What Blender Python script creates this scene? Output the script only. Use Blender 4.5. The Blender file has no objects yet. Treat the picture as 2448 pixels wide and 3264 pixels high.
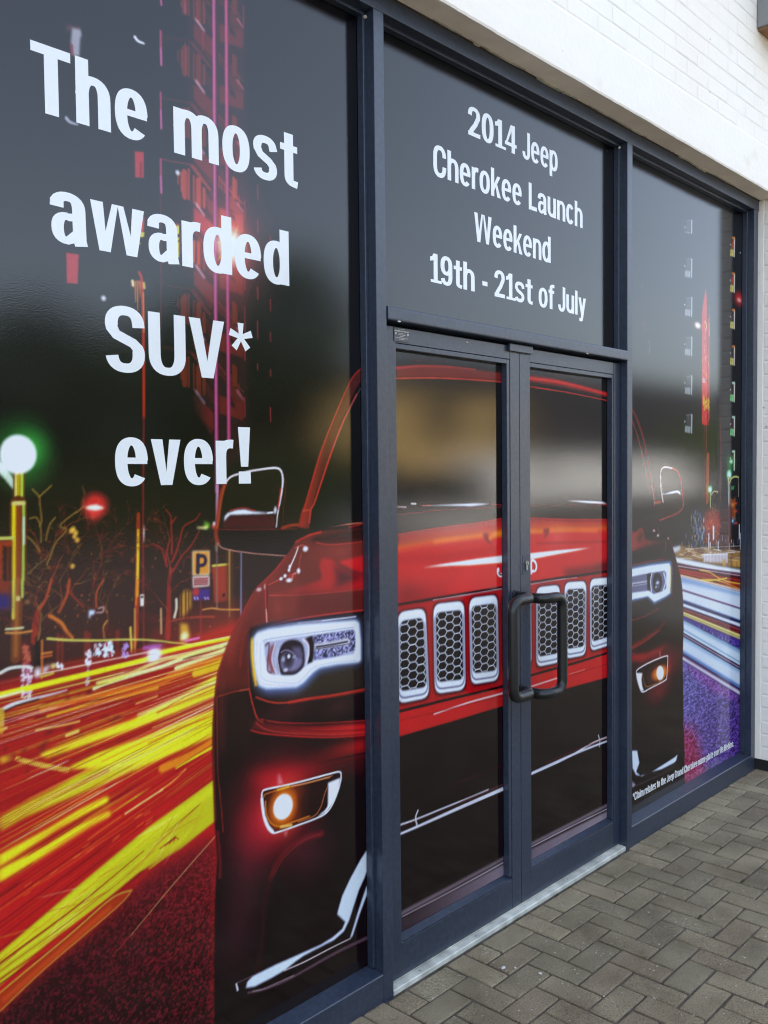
import bpy, bmesh, math, random
import numpy as np
from math import radians as RAD

# ================================================================ camera, sky, sun, exposure
# Camera solved from the photograph: wall front plane y = 0, x along the wall, pavement at z = 0 (metres).
SC = bpy.context.scene
FOC, YAW, PITCH, ROLL, CAM_H, CAM_D = 2874.09, 0.8120128, -0.0415510, -0.0105616, 1.700394, 1.966185
def cam_axes():
    cy, sy, cp, sp = math.cos(YAW), math.sin(YAW), math.cos(PITCH), math.sin(PITCH)
    F = np.array([sy*cp, cy*cp, sp]); R = np.array([cy, -sy, 0.0]); U = np.cross(R, F)
    c, s = math.cos(ROLL), math.sin(ROLL)
    return c*R+s*U, -s*R+c*U, F
AX_R, AX_U, AX_F = cam_axes()
from mathutils import Matrix, Vector
cam_d = bpy.data.cameras.new('camera'); cam = bpy.data.objects.new('camera', cam_d); SC.collection.objects.link(cam)
cam.matrix_world = Matrix(((AX_R[0], AX_U[0], -AX_F[0], 0.0), (AX_R[1], AX_U[1], -AX_F[1], -CAM_D), (AX_R[2], AX_U[2], -AX_F[2], CAM_H), (0, 0, 0, 1)))
cam_d.sensor_fit = 'VERTICAL'; cam_d.sensor_height = 24.0; cam_d.lens = FOC/3264.0*24.0
cam_d.clip_start = 0.05; cam_d.clip_end = 1000.0
SC.camera = cam
world = bpy.data.worlds.new('World'); SC.world = world; world.use_nodes = True
wn = world.node_tree; wn.nodes.clear()
sky = wn.nodes.new('ShaderNodeTexSky'); sky.sky_type = 'NISHITA'; sky.sun_disc = False
SUN_EL, SUN_AZ = RAD(46), RAD(-14)           # azimuth from +y (into the wall) towards +x: the sun stands behind the building, the shopfront is in open shade
sky.sun_elevation = SUN_EL; sky.sun_rotation = SUN_AZ; sky.air_density = 1.0; sky.dust_density = 3.5; sky.ozone_density = 1.0; sky.altitude = 50
hz = wn.nodes.new('ShaderNodeHueSaturation'); hz.inputs['Saturation'].default_value = .64     # thin high cloud takes the blue out of the sky
bg = wn.nodes.new('ShaderNodeBackground'); bg.inputs['Strength'].default_value = 0.15
wo = wn.nodes.new('ShaderNodeOutputWorld'); wn.links.new(sky.outputs[0], hz.inputs['Color']); wn.links.new(hz.outputs[0], bg.inputs[0]); wn.links.new(bg.outputs[0], wo.inputs[0])
sun_d = bpy.data.lights.new('sun', 'SUN'); sun_d.energy = 2.9; sun_d.angle = RAD(0.6); sun_d.color = (1.0, 0.95, 0.88)
sun = bpy.data.objects.new('sun', sun_d); SC.collection.objects.link(sun)
_d = Vector((math.sin(SUN_AZ)*math.cos(SUN_EL), math.cos(SUN_AZ)*math.cos(SUN_EL), math.sin(SUN_EL)))
sun.rotation_euler = _d.to_track_quat('Z', 'Y').to_euler()
SC.view_settings.view_transform = 'Standard'; SC.view_settings.look = 'None'; SC.view_settings.gamma = 1.0
SC.view_settings.exposure = 2.22
SC.cycles.use_denoising = True; SC.cycles.denoising_prefilter = 'ACCURATE'; SC.cycles.filter_width = 1.15
SC.cycles.max_bounces = 6

def to_wall(px, py):
    """a feature seen at (px, py) in the 2448 x 3264 photograph -> (x, z) metres on the plane of the glass"""
    v = AX_F+(px-1224)/FOC*AX_R-(py-1632)/FOC*AX_U
    t = (CAM_D+GP)/v[1]
    return (v[0]*t, CAM_H+v[2]*t)
GP = 0.062                                   # depth of the glass behind the frame's front face
HEXW, HEXH = 0.0413, 0.0298

# ================================================================ helpers
COL = SC.collection
def tag(o, label=None, cat=None, group=None, kind=None):
    if label: o['label'] = label
    if cat: o['category'] = cat
    if group: o['group'] = group
    if kind: o['kind'] = kind
    return o
def empty(name, loc, label, cat, group=None):
    o = bpy.data.objects.new(name, None); COL.objects.link(o); o.location = loc; o.empty_display_size = .1
    return tag(o, label, cat, group)
class MB:
    """collects boxes, tubes and prisms in world coordinates and links them as ONE mesh object"""
    def __init__(s): s.bm = bmesh.new()
    def box(s, x0, x1, y0, y1, z0, z1, bev=0.0, seg=2):
        vs = [s.bm.verts.new(p) for p in ((x0,y0,z0),(x1,y0,z0),(x1,y1,z0),(x0,y1,z0),(x0,y0,z1),(x1,y0,z1),(x1,y1,z1),(x0,y1,z1))]
        fs = [s.bm.faces.new([vs[i] for i in q]) for q in ((0,3,2,1),(4,5,6,7),(0,1,5,4),(1,2,6,5),(2,3,7,6),(3,0,4,7))]
        if bev > 0:
            es = list({e for f in fs for e in f.edges}); bmesh.ops.bevel(s.bm, geom=es, offset=bev, segments=seg, profile=.5, affect='EDGES')
        return s
    def prism(s, prof, x0, x1, axis='x'):
        """profile of (y, z) points swept along x (or (x, z) along y, (x, y) along z)"""
        def P(a, b, t): return (t, a, b) if axis == 'x' else ((a, t, b) if axis == 'y' else (a, b, t))
        A = [s.bm.verts.new(P(a, b, x0)) for a, b in prof]; B = [s.bm.verts.new(P(a, b, x1)) for a, b in prof]
        n = len(prof)
        s.bm.faces.new(A); s.bm.faces.new(B[::-1])
        for i in range(n): s.bm.faces.new([A[i], B[i], B[(i+1) % n], A[(i+1) % n]])
        return s
    def tube(s, pts, r, n=20, cap=True):
        pts = [Vector(p) for p in pts]; rings = []
        up = Vector((0, 0, 1)); prev = None
        for i, p in enumerate(pts):
            t = (pts[min(i+1, len(pts)-1)]-pts[max(i-1, 0)]).normalized()
            if prev is None:
                a = t.orthogonal().normalized()
            else:
                a = (prev-t*prev.dot(t)).normalized()
            prev = a; b = t.cross(a)
            rings.append([s.bm.verts.new(p+(a*math.cos(k*math.tau/n)+b*math.sin(k*math.tau/n))*(r[i] if isinstance(r, list) else r)) for k in range(n)])
        for A, B in zip(rings, rings[1:]):
            for k in range(n): s.bm.faces.new([A[k], A[(k+1) % n], B[(k+1) % n], B[k]])
        if cap: s.bm.faces.new(rings[0][::-1]); s.bm.faces.new(rings[-1])
        return s
    def poly(s, pts):
        s.bm.faces.new([s.bm.verts.new(p) for p in pts]); return s
    def build(s, name, m, parent=None, smooth=False, attr=None):
        bmesh.ops.recalc_face_normals(s.bm, faces=s.bm.faces[:])
        me = bpy.data.meshes.new(name); 
        org = Vector((0, 0, 0))
        s.bm.to_mesh(me); s.bm.free(); me.materials.append(m)
        if smooth:
            for p in me.polygons: p.use_smooth = True
        o = bpy.data.objects.new(name, me); COL.objects.link(o)
        if parent is not None:
            o.parent = parent; o.matrix_parent_inverse = Matrix.Translation(parent_loc(parent)).inverted()
        return o
def parent_loc(p):
    v = Vector(p.location)
    return v
def nodes(name):
    m = bpy.data.materials.new(name); m.use_nodes = True; nt = m.node_tree
    return m, nt, nt.nodes['Principled BSDF']
def add(nt, t, **kw):
    n = nt.nodes.new(t)
    for k, v in kw.items():
        if k in n.inputs.keys(): n.inputs[k].default_value = v
        else: setattr(n, k, v)
    return n
def noise_mix(nt, c0, c1, scale, lo=.35, hi=.65, detail=4.0, vec=None):
    tc = add(nt, 'ShaderNodeTexCoord'); nz = add(nt, 'ShaderNodeTexNoise'); nz.inputs['Scale'].default_value = scale; nz.inputs['Detail'].default_value = detail
    nt.links.new(vec or tc.outputs['Object'], nz.inputs['Vector'])
    rp = add(nt, 'ShaderNodeValToRGB'); rp.color_ramp.elements[0].position = lo; rp.color_ramp.elements[1].position = hi
    rp.color_ramp.elements[0].color = (*c0, 1); rp.color_ramp.elements[1].color = (*c1, 1)
    nt.links.new(nz.outputs['Fac'], rp.inputs['Fac']); return rp.outputs['Color'], nz.outputs['Fac'], tc
def bump(nt, fac, strength, dist, bsdf):
    b = add(nt, 'ShaderNodeBump'); b.inputs['Strength'].default_value = strength; b.inputs['Distance'].default_value = dist
    nt.links.new(fac, b.inputs['Height']); nt.links.new(b.outputs['Normal'], bsdf.inputs['Normal']); return b
def mix(nt, a, b, fac, mode='MIX'):
    n = nt.nodes.new('ShaderNodeMix'); n.data_type = 'RGBA'; n.blend_type = mode
    for sock, v in ((n.inputs[0], fac), (n.inputs[6], a), (n.inputs[7], b)):
        if isinstance(v, (int, float)): sock.default_value = v
        elif isinstance(v, tuple): sock.default_value = (*v, 1)
        else: nt.links.new(v, sock)
    return n.outputs[2]

# ================================================================ materials
def mat_paint():        # satin navy-grey coated aluminium, lightly dusty
    m, nt, b = nodes('navy_frame_paint')
    c, f, tc = noise_mix(nt, (.024, .034, .058), (.031, .042, .070), 3.0, .3, .7)
    c2, f2, _ = noise_mix(nt, (.8, .8, .8), (1.15, 1.15, 1.12), 60.0, .4, .62)
    out = mix(nt, c, c2, 1.0, 'MULTIPLY')
    sp = add(nt, 'ShaderNodeTexNoise'); sp.inputs['Scale'].default_value = 420; nt.links.new(tc.outputs['Object'], sp.inputs['Vector'])
    r = add(nt, 'ShaderNodeValToRGB'); r.color_ramp.elements[0].position = .77; r.color_ramp.elements[1].position = .80; nt.links.new(sp.outputs['Fac'], r.inputs['Fac'])
    out = mix(nt, out, (.22, .22, .21), r.outputs['Color']); nt.links.new(out, b.inputs['Base Color'])
    rr = add(nt, 'ShaderNodeMapRange'); rr.inputs[3].default_value = .26; rr.inputs[4].default_value = .40; nt.links.new(f, rr.inputs[0]); nt.links.new(rr.outputs[0], b.inputs['Roughness']); b.inputs['IOR'].default_value = 1.62
    n3 = add(nt, 'ShaderNodeTexNoise'); n3.inputs['Scale'].default_value = 350; nt.links.new(tc.outputs['Object'], n3.inputs['Vector']); bump(nt, n3.outputs['Fac'], .05, .001, b)
    return m
def mat_film(attr=True):     # printed vinyl under a gloss laminate with a slight orange-peel
    m, nt, b = nodes('printed_vinyl' if attr else 'white_vinyl')
    if attr:
        a = add(nt, 'ShaderNodeVertexColor'); a.layer_name = 'print'; nt.links.new(a.outputs['Color'], b.inputs['Base Color'])
    else: b.inputs['Base Color'].default_value = (.82, .83, .83, 1)
    b.inputs['Roughness'].default_value = .095; b.inputs['IOR'].default_value = 1.54
    tc = add(nt, 'ShaderNodeTexCoord'); n1 = add(nt, 'ShaderNodeTexNoise'); n1.inputs['Scale'].default_value = 260; n1.inputs['Detail'].default_value = 1.5
    nt.links.new(tc.outputs['Object'], n1.inputs['Vector']); bump(nt, n1.outputs['Fac'], .14, .0008, b)
    return m
def plain(name, col, rough=.6, metal=0.0, var=.12, scale=8.0, bs=0.0, bscale=80.0):
    m, nt, b = nodes(name)
    lo = tuple(v*(1-var) for v in col); hi = tuple(min(1, v*(1+var)) for v in col)
    c, f, tc = noise_mix(nt, lo, hi, scale, .3, .7); nt.links.new(c, b.inputs['Base Color'])
    b.inputs['Roughness'].default_value = rough; b.inputs['Metallic'].default_value = metal
    if bs:
        n = add(nt, 'ShaderNodeTexNoise'); n.inputs['Scale'].default_value = bscale; n.inputs['Detail'].default_value = 6; nt.links.new(tc.outputs['Object'], n.inputs['Vector']); bump(nt, n.outputs['Fac'], bs, .003, b)
    return m
def mat_white_wall():
    m, nt, b = nodes('white_masonry_paint')
    c, f, tc = noise_mix(nt, (.975, .90, .80), (.985, .925, .835), 1.6, .35, .6)
    d, f2, _ = noise_mix(nt, (.86, .82, .76), (1, 1, 1), 4.0, .20, .36, 8)
    out = mix(nt, c, d, 1.0, 'MULTIPLY')
    v = add(nt, 'ShaderNodeTexVoronoi'); v.inputs['Scale'].default_value = 9.0; nt.links.new(tc.outputs['Object'], v.inputs['Vector'])
    r = add(nt, 'ShaderNodeValToRGB'); r.color_ramp.elements[0].position = .035; r.color_ramp.elements[1].position = .05; r.color_ramp.elements[0].color = (.30, .29, .27, 1); r.color_ramp.elements[1].color = (1, 1, 1, 1)
    nt.links.new(v.outputs['Distance'], r.inputs['Fac']); out = mix(nt, out, r.outputs['Color'], .85, 'MULTIPLY')
    nt.links.new(out, b.inputs['Base Color']); b.inputs['Roughness'].default_value = .75
    n = add(nt, 'ShaderNodeTexNoise'); n.inputs['Scale'].default_value = 45; n.inputs['Detail'].default_value = 8; nt.links.new(tc.outputs['Object'], n.inputs['Vector']); bump(nt, n.outputs['Fac'], .5, .004, b)
    return m
def mat_paver():
    m, nt, b = nodes('concrete_block_paving')
    a = add(nt, 'ShaderNodeVertexColor'); a.layer_name = 'tint'
    tc = add(nt, 'ShaderNodeTexCoord')
    c1, f1, _ = noise_mix(nt, (.66, .62, .57), (1.14, 1.14, 1.12), 5.0, .32, .66, 8)
    c2, f2, _ = noise_mix(nt, (.55, .54, .52), (1.35, 1.35, 1.35), 240.0, .36, .64, 3)
    out = mix(nt, a.outputs['Color'], c1, 1.0, 'MULTIPLY'); out = mix(nt, out, c2, .85, 'MULTIPLY')
    # pale aggregate chips and lichen dots, a few green joints
    v = add(nt, 'ShaderNodeTexVoronoi'); v.inputs['Scale'].default_value = 62; nt.links.new(tc.outputs['Object'], v.inputs['Vector'])
    n = add(nt, 'ShaderNodeTexNoise'); n.inputs['Scale'].default_value = 30; nt.links.new(tc.outputs['Object'], n.inputs['Vector'])
    r = add(nt, 'ShaderNodeMath', operation='MULTIPLY_ADD'); nt.links.new(n.outputs['Fac'], r.inputs[0]); r.inputs[1].default_value = .50; r.inputs[2].default_value = -.10
    lt = add(nt, 'ShaderNodeMath', operation='LESS_THAN'); nt.links.new(v.outputs['Distance'], lt.inputs[0]); nt.links.new(r.outputs[0], lt.inputs[1])
    hs = add(nt, 'ShaderNodeSeparateColor'); nt.links.new(v.outputs['Color'], hs.inputs[0]); gt = add(nt, 'ShaderNodeMath', operation='GREATER_THAN'); nt.links.new(hs.outputs[0], gt.inputs[0]); gt.inputs[1].default_value = .80
    mm = add(nt, 'ShaderNodeMath', operation='MULTIPLY'); nt.links.new(lt.outputs[0], mm.inputs[0]); nt.links.new(gt.outputs[0], mm.inputs[1])
    out = mix(nt, out, (.44, .42, .36), mm.outputs[0])
    v2 = add(nt, 'ShaderNodeTexVoronoi'); v2.inputs['Scale'].default_value = 95; nt.links.new(tc.outputs['Object'], v2.inputs['Vector'])
    l2 = add(nt, 'ShaderNodeMath', operation='LESS_THAN'); nt.links.new(v2.outputs['Distance'], l2.inputs[0]); l2.inputs[1].default_value = .17
    out = mix(nt, out, (.035, .034, .032), l2.outputs[0])
    nt.links.new(out, b.inputs['Base Color']); b.inputs['Roughness'].default_value = .86
    nb = add(nt, 'ShaderNodeTexNoise'); nb.inputs['Scale'].default_value = 160; nb.inputs['Detail'].default_value = 6; nt.links.new(tc.outputs['Object'], nb.inputs['Vector']); bump(nt, nb.outputs['Fac'], .55, .003, b)
    return m
M_PAINT = mat_paint(); M_FILM = mat_film(); M_WHITE = mat_film(False); M_WALL = mat_white_wall(); M_PAVER = mat_paver()
M_SOFFIT = plain('soffit_render', (.92, .80, .68), .85, 0, .10, 6, .35, 60)
M_MORTAR = plain('crumbling_mortar', (.52, .48, .38), .9, 0, .25, 30, .6, 120)
M_RUST = plain('dark_gap_dirt', (.05, .03, .022), .9, 0, .4, 25)
M_ALU = plain('worn_aluminium', (.56, .56, .49), .5, .10, .38, 13, .2, 200)
M_BLACK = plain('plain_black', (.012, .012, .013), .5)
M_HANDLE = plain('black_nylon_coating', (.010, .011, .012), .30, 0, .1, 30, .08, 300)
M_GLASS = plain('dark_glazing', (.01, .012, .014), .05)
M_BITUMEN = plain('black_bitumen_paint', (.012, .011, .011), .6, 0, .3, 20, .4, 60)
M_STEEL = plain('satin_steel', (.45, .44, .40), .3, .9)
M_PLATE = plain('plaque_black', (.07, .065, .07), .35)
M_PLATEW = plain('plaque_white', (.62, .60, .58), .5)
M_SAND = plain('joint_sand', (.082, .064, .047), .95, 0, .5, 16, .6, 90)
# ---------------------------------------------------------------- the printed picture (vinyl graphics)
# The print is worked out on the wall's own plane, in metres along the wall (x) and up (z).
class Print:
    X0, X1, Z0, Z1, S = 0.42, 5.14, 0.04, 3.22, 500.0
    def __init__(s):
        s.w = int((s.X1-s.X0)*s.S); s.h = int((s.Z1-s.Z0)*s.S)
        s.a = np.zeros((s.h, s.w, 3), np.float32)
        s.clip = None
    def xy(s, p):
        x, z = to_wall(p[0], p[1]); return ((x-s.X0)*s.S, (z-s.Z0)*s.S)
    def pts(s, P, wall=False):
        return np.array([((p[0]-s.X0)*s.S, (p[1]-s.Z0)*s.S) if wall else s.xy(p) for p in P], np.float64)
    def box(s, x0, y0, x1, y1):
        x0 = max(0, int(x0)); y0 = max(0, int(y0)); x1 = min(s.w, int(x1)+2); y1 = min(s.h, int(y1)+2)
        return (x0, y0, x1, y1) if x1 > x0 and y1 > y0 else None
    def put(s, b, m, col, mode='over'):
        x0, y0, x1, y1 = b
        if s.clip is not None: m = m*s.clip[y0:y1, x0:x1]
        t = s.a[y0:y1, x0:x1]; m = m[..., None]
        if callable(col):
            Y, X = np.mgrid[y0:y1, x0:x1]; c = col(X, Y)
        else: c = np.array(col, np.float32)/255.0
        if mode == 'over': t[:] = t*(1-m)+c*m
        elif mode == 'add': t[:] = 1-(1-t)*(1-np.clip(c*m, 0, 1))
        elif mode == 'mul': t[:] = t*(1-m+c*m)
    def mask(s, Q, soft=0.0):
        pad = soft*3+2
        b = s.box(Q[:, 0].min()-pad, Q[:, 1].min()-pad, Q[:, 0].max()+pad, Q[:, 1].max()+pad)
        if b is None: return None, None
        x0, y0, x1, y1 = b; acc = np.zeros((y1-y0, x1-x0), np.float32)
        xs = np.arange(x0, x1)
        sub = 1 if soft > 3 else 2
        n = len(Q)
        for k in range(sub*2):
            ys = np.arange(y0, y1)+(k+.5)/(sub*2)-.5
            # coverage along a row from exact crossings
            cross = [[] for _ in ys]
            for i in range(n):
                ax, ay = Q[i]; bx, by = Q[(i+1) % n]
                if ay == by: continue
                lo, hi = (ay, by) if ay < by else (by, ay)
                i0 = max(0, int(np.ceil(lo-ys[0]))); i1 = min(len(ys), int(np.ceil(hi-ys[0])))
                for j in range(i0, i1):
                    cross[j].append(ax+(ys[j]-ay)*(bx-ax)/(by-ay))
            for j, c in enumerate(cross):
                if len(c) < 2: continue
                c.sort(); row = acc[j]
                for u, v in zip(c[0::2], c[1::2]):
                    u = max(u, x0-.5); v = min(v, x1-.5)
                    if v <= u: continue
                    iu = int(np.floor(u+.5))-x0; iv = int(np.floor(v+.5))-x0
                    iu = min(max(iu, 0), len(row)-1); iv = min(max(iv, 0), len(row)-1)
                    if iu == iv: row[iu] += v-u
                    else:
                        row[iu] += (iu+x0+.5)-u; row[iu+1:iv] += 1; row[iv] += v-(iv+x0-.5)
        acc /= (sub*2)
        acc = np.clip(acc, 0, 1)
        if soft > .3: acc = blur(acc, soft)
        return b, acc
    def poly(s, P, col, al=1.0, soft=0.0, mode='over', wall=False, smooth=False):
        Q = s.pts(P, wall)
        if smooth: Q = catmull(Q, True)
        b, m = s.mask(Q, soft)
        if b is not None: s.put(b, m*al, col, mode)
    def line(s, P, w, col, al=1.0, soft=0.6, mode='over', smooth=True, w1=None, wall=False, fade=0):
        """w in photo-independent millimetres; w1 = width at the end"""
        Q = s.pts(P, wall)
        if smooth and len(Q) > 2: Q = catmull(Q, False)
        w = w*s.S/1000.0; w1 = w if w1 is None else w1*s.S/1000.0
        pad = max(w, w1)/2+soft*2+2
        b = s.box(Q[:, 0].min()-pad, Q[:, 1].min()-pad, Q[:, 0].max()+pad, Q[:, 1].max()+pad)
        if b is None: return
        x0, y0, x1, y1 = b
        m = np.zeros((y1-y0, x1-x0), np.float32)
        L = np.concatenate([[0], np.cumsum(np.hypot(*(Q[1:]-Q[:-1]).T))]); T = max(L[-1], 1e-6)
        for i in range(len(Q)-1):
            a, c = Q[i], Q[i+1]; d = c-a; l2 = d@d
            if l2 < 1e-9: continue
            ux0 = max(x0, int(min(a[0], c[0])-pad)); ux1 = min(x1, int(max(a[0], c[0])+pad)+2)
            uy0 = max(y0, int(min(a[1], c[1])-pad)); uy1 = min(y1, int(max(a[1], c[1])+pad)+2)
            if ux1 <= ux0 or uy1 <= uy0: continue
            Y, X = np.mgrid[uy0:uy1, ux0:ux1].astype(np.float32)
            t = np.clip(((X-a[0])*d[0]+(Y-a[1])*d[1])/l2, 0, 1)
            D = np.hypot(X-a[0]-t*d[0], Y-a[1]-t*d[1])
            g = (L[i]+t*(L[i+1]-L[i]))/T
            hw = (w+(w1-w)*g)/2
            v = np.clip((hw-D)/(soft+.5)+.5, 0, 1)*np.clip(hw*2+.3, 0, 1)
            if fade: v = v*np.clip(np.minimum(g, 1-g)/fade, 0, 1)
            o = m[uy0-y0:uy1-y0, ux0-x0:ux1-x0]; np.maximum(o, v, out=o)
        s.put(b, m*al, col, mode)
    def glow(s, c, rx, rz, col, al=1.0, pw=2.0, mode='add', core=0.0, wall=False):
        """soft light spot; rx, rz in millimetres"""
        q = s.pts([c], wall)[0]; rx *= s.S/1000; rz *= s.S/1000
        b = s.box(q[0]-rx, q[1]-rz, q[0]+rx, q[1]+rz)
        if b is None: return
        x0, y0, x1, y1 = b; Y, X = np.mgrid[y0:y1, x0:x1]
        r = np.sqrt(((X-q[0])/rx)**2+((Y-q[1])/rz)**2)
        m = np.clip((1-r)/(1-core), 0, 1)**pw
        s.put(b, m.astype(np.float32)*al, col, mode)
    def grad(s, p0, p1, c0, c1):
        a, b = s.pts([p0, p1]); d = b-a; l2 = d@d
        c0 = np.array(c0, np.float32)/255; c1 = np.array(c1, np.float32)/255
        def f(X, Y):
            t = np.clip(((X-a[0])*d[0]+(Y-a[1])*d[1])/l2, 0, 1)[..., None].astype(np.float32)
            return c0+(c1-c0)*t
        return f
def catmull(Q, closed, n=6):
    Q = np.asarray(Q, float); N = len(Q); out = []
    for i in range(N if closed else N-1):
        if closed: p0, p1, p2, p3 = Q[(i-1) % N], Q[i], Q[(i+1) % N], Q[(i+2) % N]
        else: p0, p1, p2, p3 = Q[max(i-1, 0)], Q[i], Q[i+1], Q[min(i+2, N-1)]
        for k in range(n):
            t = k/n
            out.append(.5*((2*p1)+(-p0+p2)*t+(2*p0-5*p1+4*p2-p3)*t*t+(-p0+3*p1-3*p2+p3)*t**3))
    if not closed: out.append(Q[-1])
    return np.array(out)
def blur(a, r):
    r = max(1, int(round(r)))
    for _ in range(2):
        for ax in (0, 1):
            p = np.pad(a, [(r+1, r) if k == ax else (0, 0) for k in (0, 1)])
            c = np.cumsum(p, axis=ax)
            n = a.shape[ax]
            hi = np.take(c, np.arange(2*r+1, 2*r+1+n), axis=ax); lo = np.take(c, np.arange(0, n), axis=ax)
            a = ((hi-lo)/(2*r+1)).astype(np.float32)
    return a
def vnoise(rs, h, w, cell):
    g = rs.rand(int(h/cell)+3, int(w/cell)+3).astype(np.float32)
    Y = np.arange(h)/cell; X = np.arange(w)/cell
    yi = Y.astype(int); xi = X.astype(int); fy = (Y-yi)[:, None]; fx = (X-xi)[None]
    fy = fy*fy*(3-2*fy); fx = fx*fx*(3-2*fx)
    a = g[yi][:, xi]; b = g[yi][:, xi+1]; c = g[yi+1][:, xi]; d = g[yi+1][:, xi+1]
    return (a*(1-fx)+b*fx)*(1-fy)+(c*(1-fx)+d*fx)*fy
# tracing frames: position of a feature in the picture -> photograph -> wall plane
def fr(x0, y0, k): return lambda *P: [(x0+P[i]*k, y0+P[i+1]*k) for i in range(0, len(P), 2)]
q1 = fr(0, 0, .7378); q3 = fr(0, 816, .7378); q4 = fr(1224, 816, .7378); q5 = fr(0, 1632, .7378)
q6 = fr(1224, 1632, .7378); q7 = fr(0, 2448, .7378); q8 = fr(1224, 2448, .7378)
fa = fr(660, 1900, .36166); fb = fr(660, 1450, .36166); fc = fr(660, 2400, .36166); fd = fr(660, 2800, .36166)
fe = fr(1250, 1700, .27119); fg = fr(1680, 1600, .31638); fh = fr(2000, 1500, .36179); fk = fr(2140, 1500, .36145)
fl = fr(0, 1350, .30139); fm = fr(350, 1550, .30139); fn = fr(0, 1850, .30139); fo = fr(500, 500, .27119)
fp = fr(1250, 1100, .2939); frr = fr(2000, 550, .4745); c6 = fr(1900, 2400, .3303)

def paint_street_left(A, rs):
    WH = (238, 240, 248); YE = (230, 228, 26); OR = (214, 96, 22); RE = (186, 26, 28)
    big = [(0.3, 0), (2.2, 0), (2.2, 3.3), (0.3, 3.3)]
    A.poly(big, (13, 11, 15), wall=True)
    # brownish glow of the street
    A.poly([(-900, 1560), (1300, 1560), (1300, 2100), (-900, 2350)], (30, 17, 15), soft=60)
    A.glow((250, 2080), 900, 330, (120, 30, 18), .28, 1.2)
    # ---- tower block with balconies
    def mod(dy, k, seed):
        f = lambda *P: [(x, y+dy) for x, y in fo(*P)]
        d = lambda c: tuple(v*k for v in c)
        A.poly(f(432,590, 660,800, 665,1000, 640,1060, 560,960, 430,770), d((150,38,42)), .9, .8)
        A.poly(f(560,440, 650,420, 720,620, 720,760, 600,640), d((96,30,34)), .8, 1)
        A.poly(f(730,600, 840,640, 1015,690, 1015,900, 900,860, 735,820), d((160,42,40)), .8, 1)
        A.poly(f(850,460, 930,530, 1015,690, 1010,720, 850,610), d((130,40,40)), .85, 1)
        A.poly(f(850,640, 915,700, 920,770, 850,700), (26,14,22), .9, 1)
        A.poly(f(380,90, 440,100, 640,400, 600,395), d((112,34,34)), .9, .8)
        A.poly(f(380,90, 400,90, 640,400, 620,398), d((150,50,40)), .9, .6)
        A.line(f(60,30, 200,60, 380,90), 4, d((110,32,28)), .8)
        A.poly(f(500,300, 560,340, 700,560, 640,520), (22,14,22), .9, 1)
        for x, y0, y1, w in ((320,180,470,30), (370,150,500,12), (430,230,540,10), (485,280,570,30), (550,380,590,18), (900,260,480,20), (930,280,500,10), (245,200,320,8), (285,190,400,12)):
            A.line(f(x, y0, x+2, y1), w*.55, d((178,56,34)), .75, 1.2, smooth=False)
        for yy in (0, 60, 120): A.line(f(440, 800+yy*.3, 655, 1010+yy*.3), 2.4, d((60,18,22)), .7, .6, smooth=False)
        for xx, y0 in ((730,240),(760,270),(790,300),(870,360),(960,470)): A.line(f(xx, y0, xx+1, y0+120), 6, d((120,36,34)), .8, .8, smooth=False)
        A.poly(f(720,90, 800,180, 800,330, 720,230), d((70,26,32)), .8, 1); A.line(f(720,230, 800,340, 1015,560), 3.5, d((150,52,48)), .8, .7)
        A.poly(f(440,535, 462,540, 565,690, 555,712, 445,560), (206,150,168), .9, .6)
        A.poly(f(930,528, 948,535, 1020,650, 1015,670, 935,560), (186,92,100), .85, .6)
    A.poly([(600,-40),(780,-40),(790,700),(790,1450),(700,1500),(640,1250),(600,400)], (44,18,24), .8, 5)
    for i, dy in enumerate((-980+0*199, -784, -588, -392, -196, 0, 198, 398, 598)):
        y = 640+dy
        k = .66+.62*np.exp(-((y-760)/220.0)**2)
        if dy > 100: k = .66
        mod(dy, k, i)
    A.glow((735, 785), 220, 250, (190, 40, 30), .75, 1.6)
    A.poly([(560,1300),(640,1240),(650,1560),(560,1560)], (14,11,12), .8, 9)
    # lit window
    A.poly(fo(165,800, 255,810, 258,1190, 170,1160), (214,200,52)); A.line(fo(210,805, 214,1190), 6, (30,20,22), smooth=False)
    A.poly(fo(165,905, 258,915, 258,950, 165,945), (40,26,30)); A.poly(fo(165,985, 258,985, 258,1005, 165,1000), (40,26,30))
    A.line(fo(50,765, 250,800), 4, (150,40,44)); A.poly(fo(395,985, 445,990, 440,1250, 400,1240), (196,80,34)); A.poly(fo(470,1000, 500,1000, 500,1270, 475,1270), (190,60,34))
    A.poly(q1(590,940, 622,938, 618,1026, 582,1024), (186,60,52)); A.poly(q1(586,1000, 622,1006, 620,1026, 584,1024), (206,190,60)); A.poly(q1(588,1046, 606,1050, 604,1060, 588,1056), (200,170,60))
    A.poly(q1(760,1048, 770,1050, 770,1106, 760,1106), (206,190,60))
    # coloured rectangles and marks
    A.poly(q1(580,655, 620,658, 620,770, 582,768), (168,40,48)); A.poly(q1(602,700, 612,700, 612,768, 602,768), (120,26,34))
    A.poly(q1(285,1093, 340,1100, 340,1112, 285,1112), (168,40,46)); A.poly(q3(285,-8, 338,-2, 334,122, 287,118), (164,44,52))
    A.poly(q1(284,106, 348,116, 346,132, 300,126, 300,140, 284,138), (74,40,44), .9, 1); A.poly(q1(308,121, 348,128, 352,156, 346,166, 342,246, 312,240, 303,196), (150,146,156), 1, .7)
    A.line(q1(308,195, 310,235), 7, (120,50,54))
    A.line(q1(582,162, 595,178, 620,189), 8, (220,222,228), w1=5); A.line(q1(286,512, 300,528, 334,540), 9, (160,160,172), w1=4)
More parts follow.
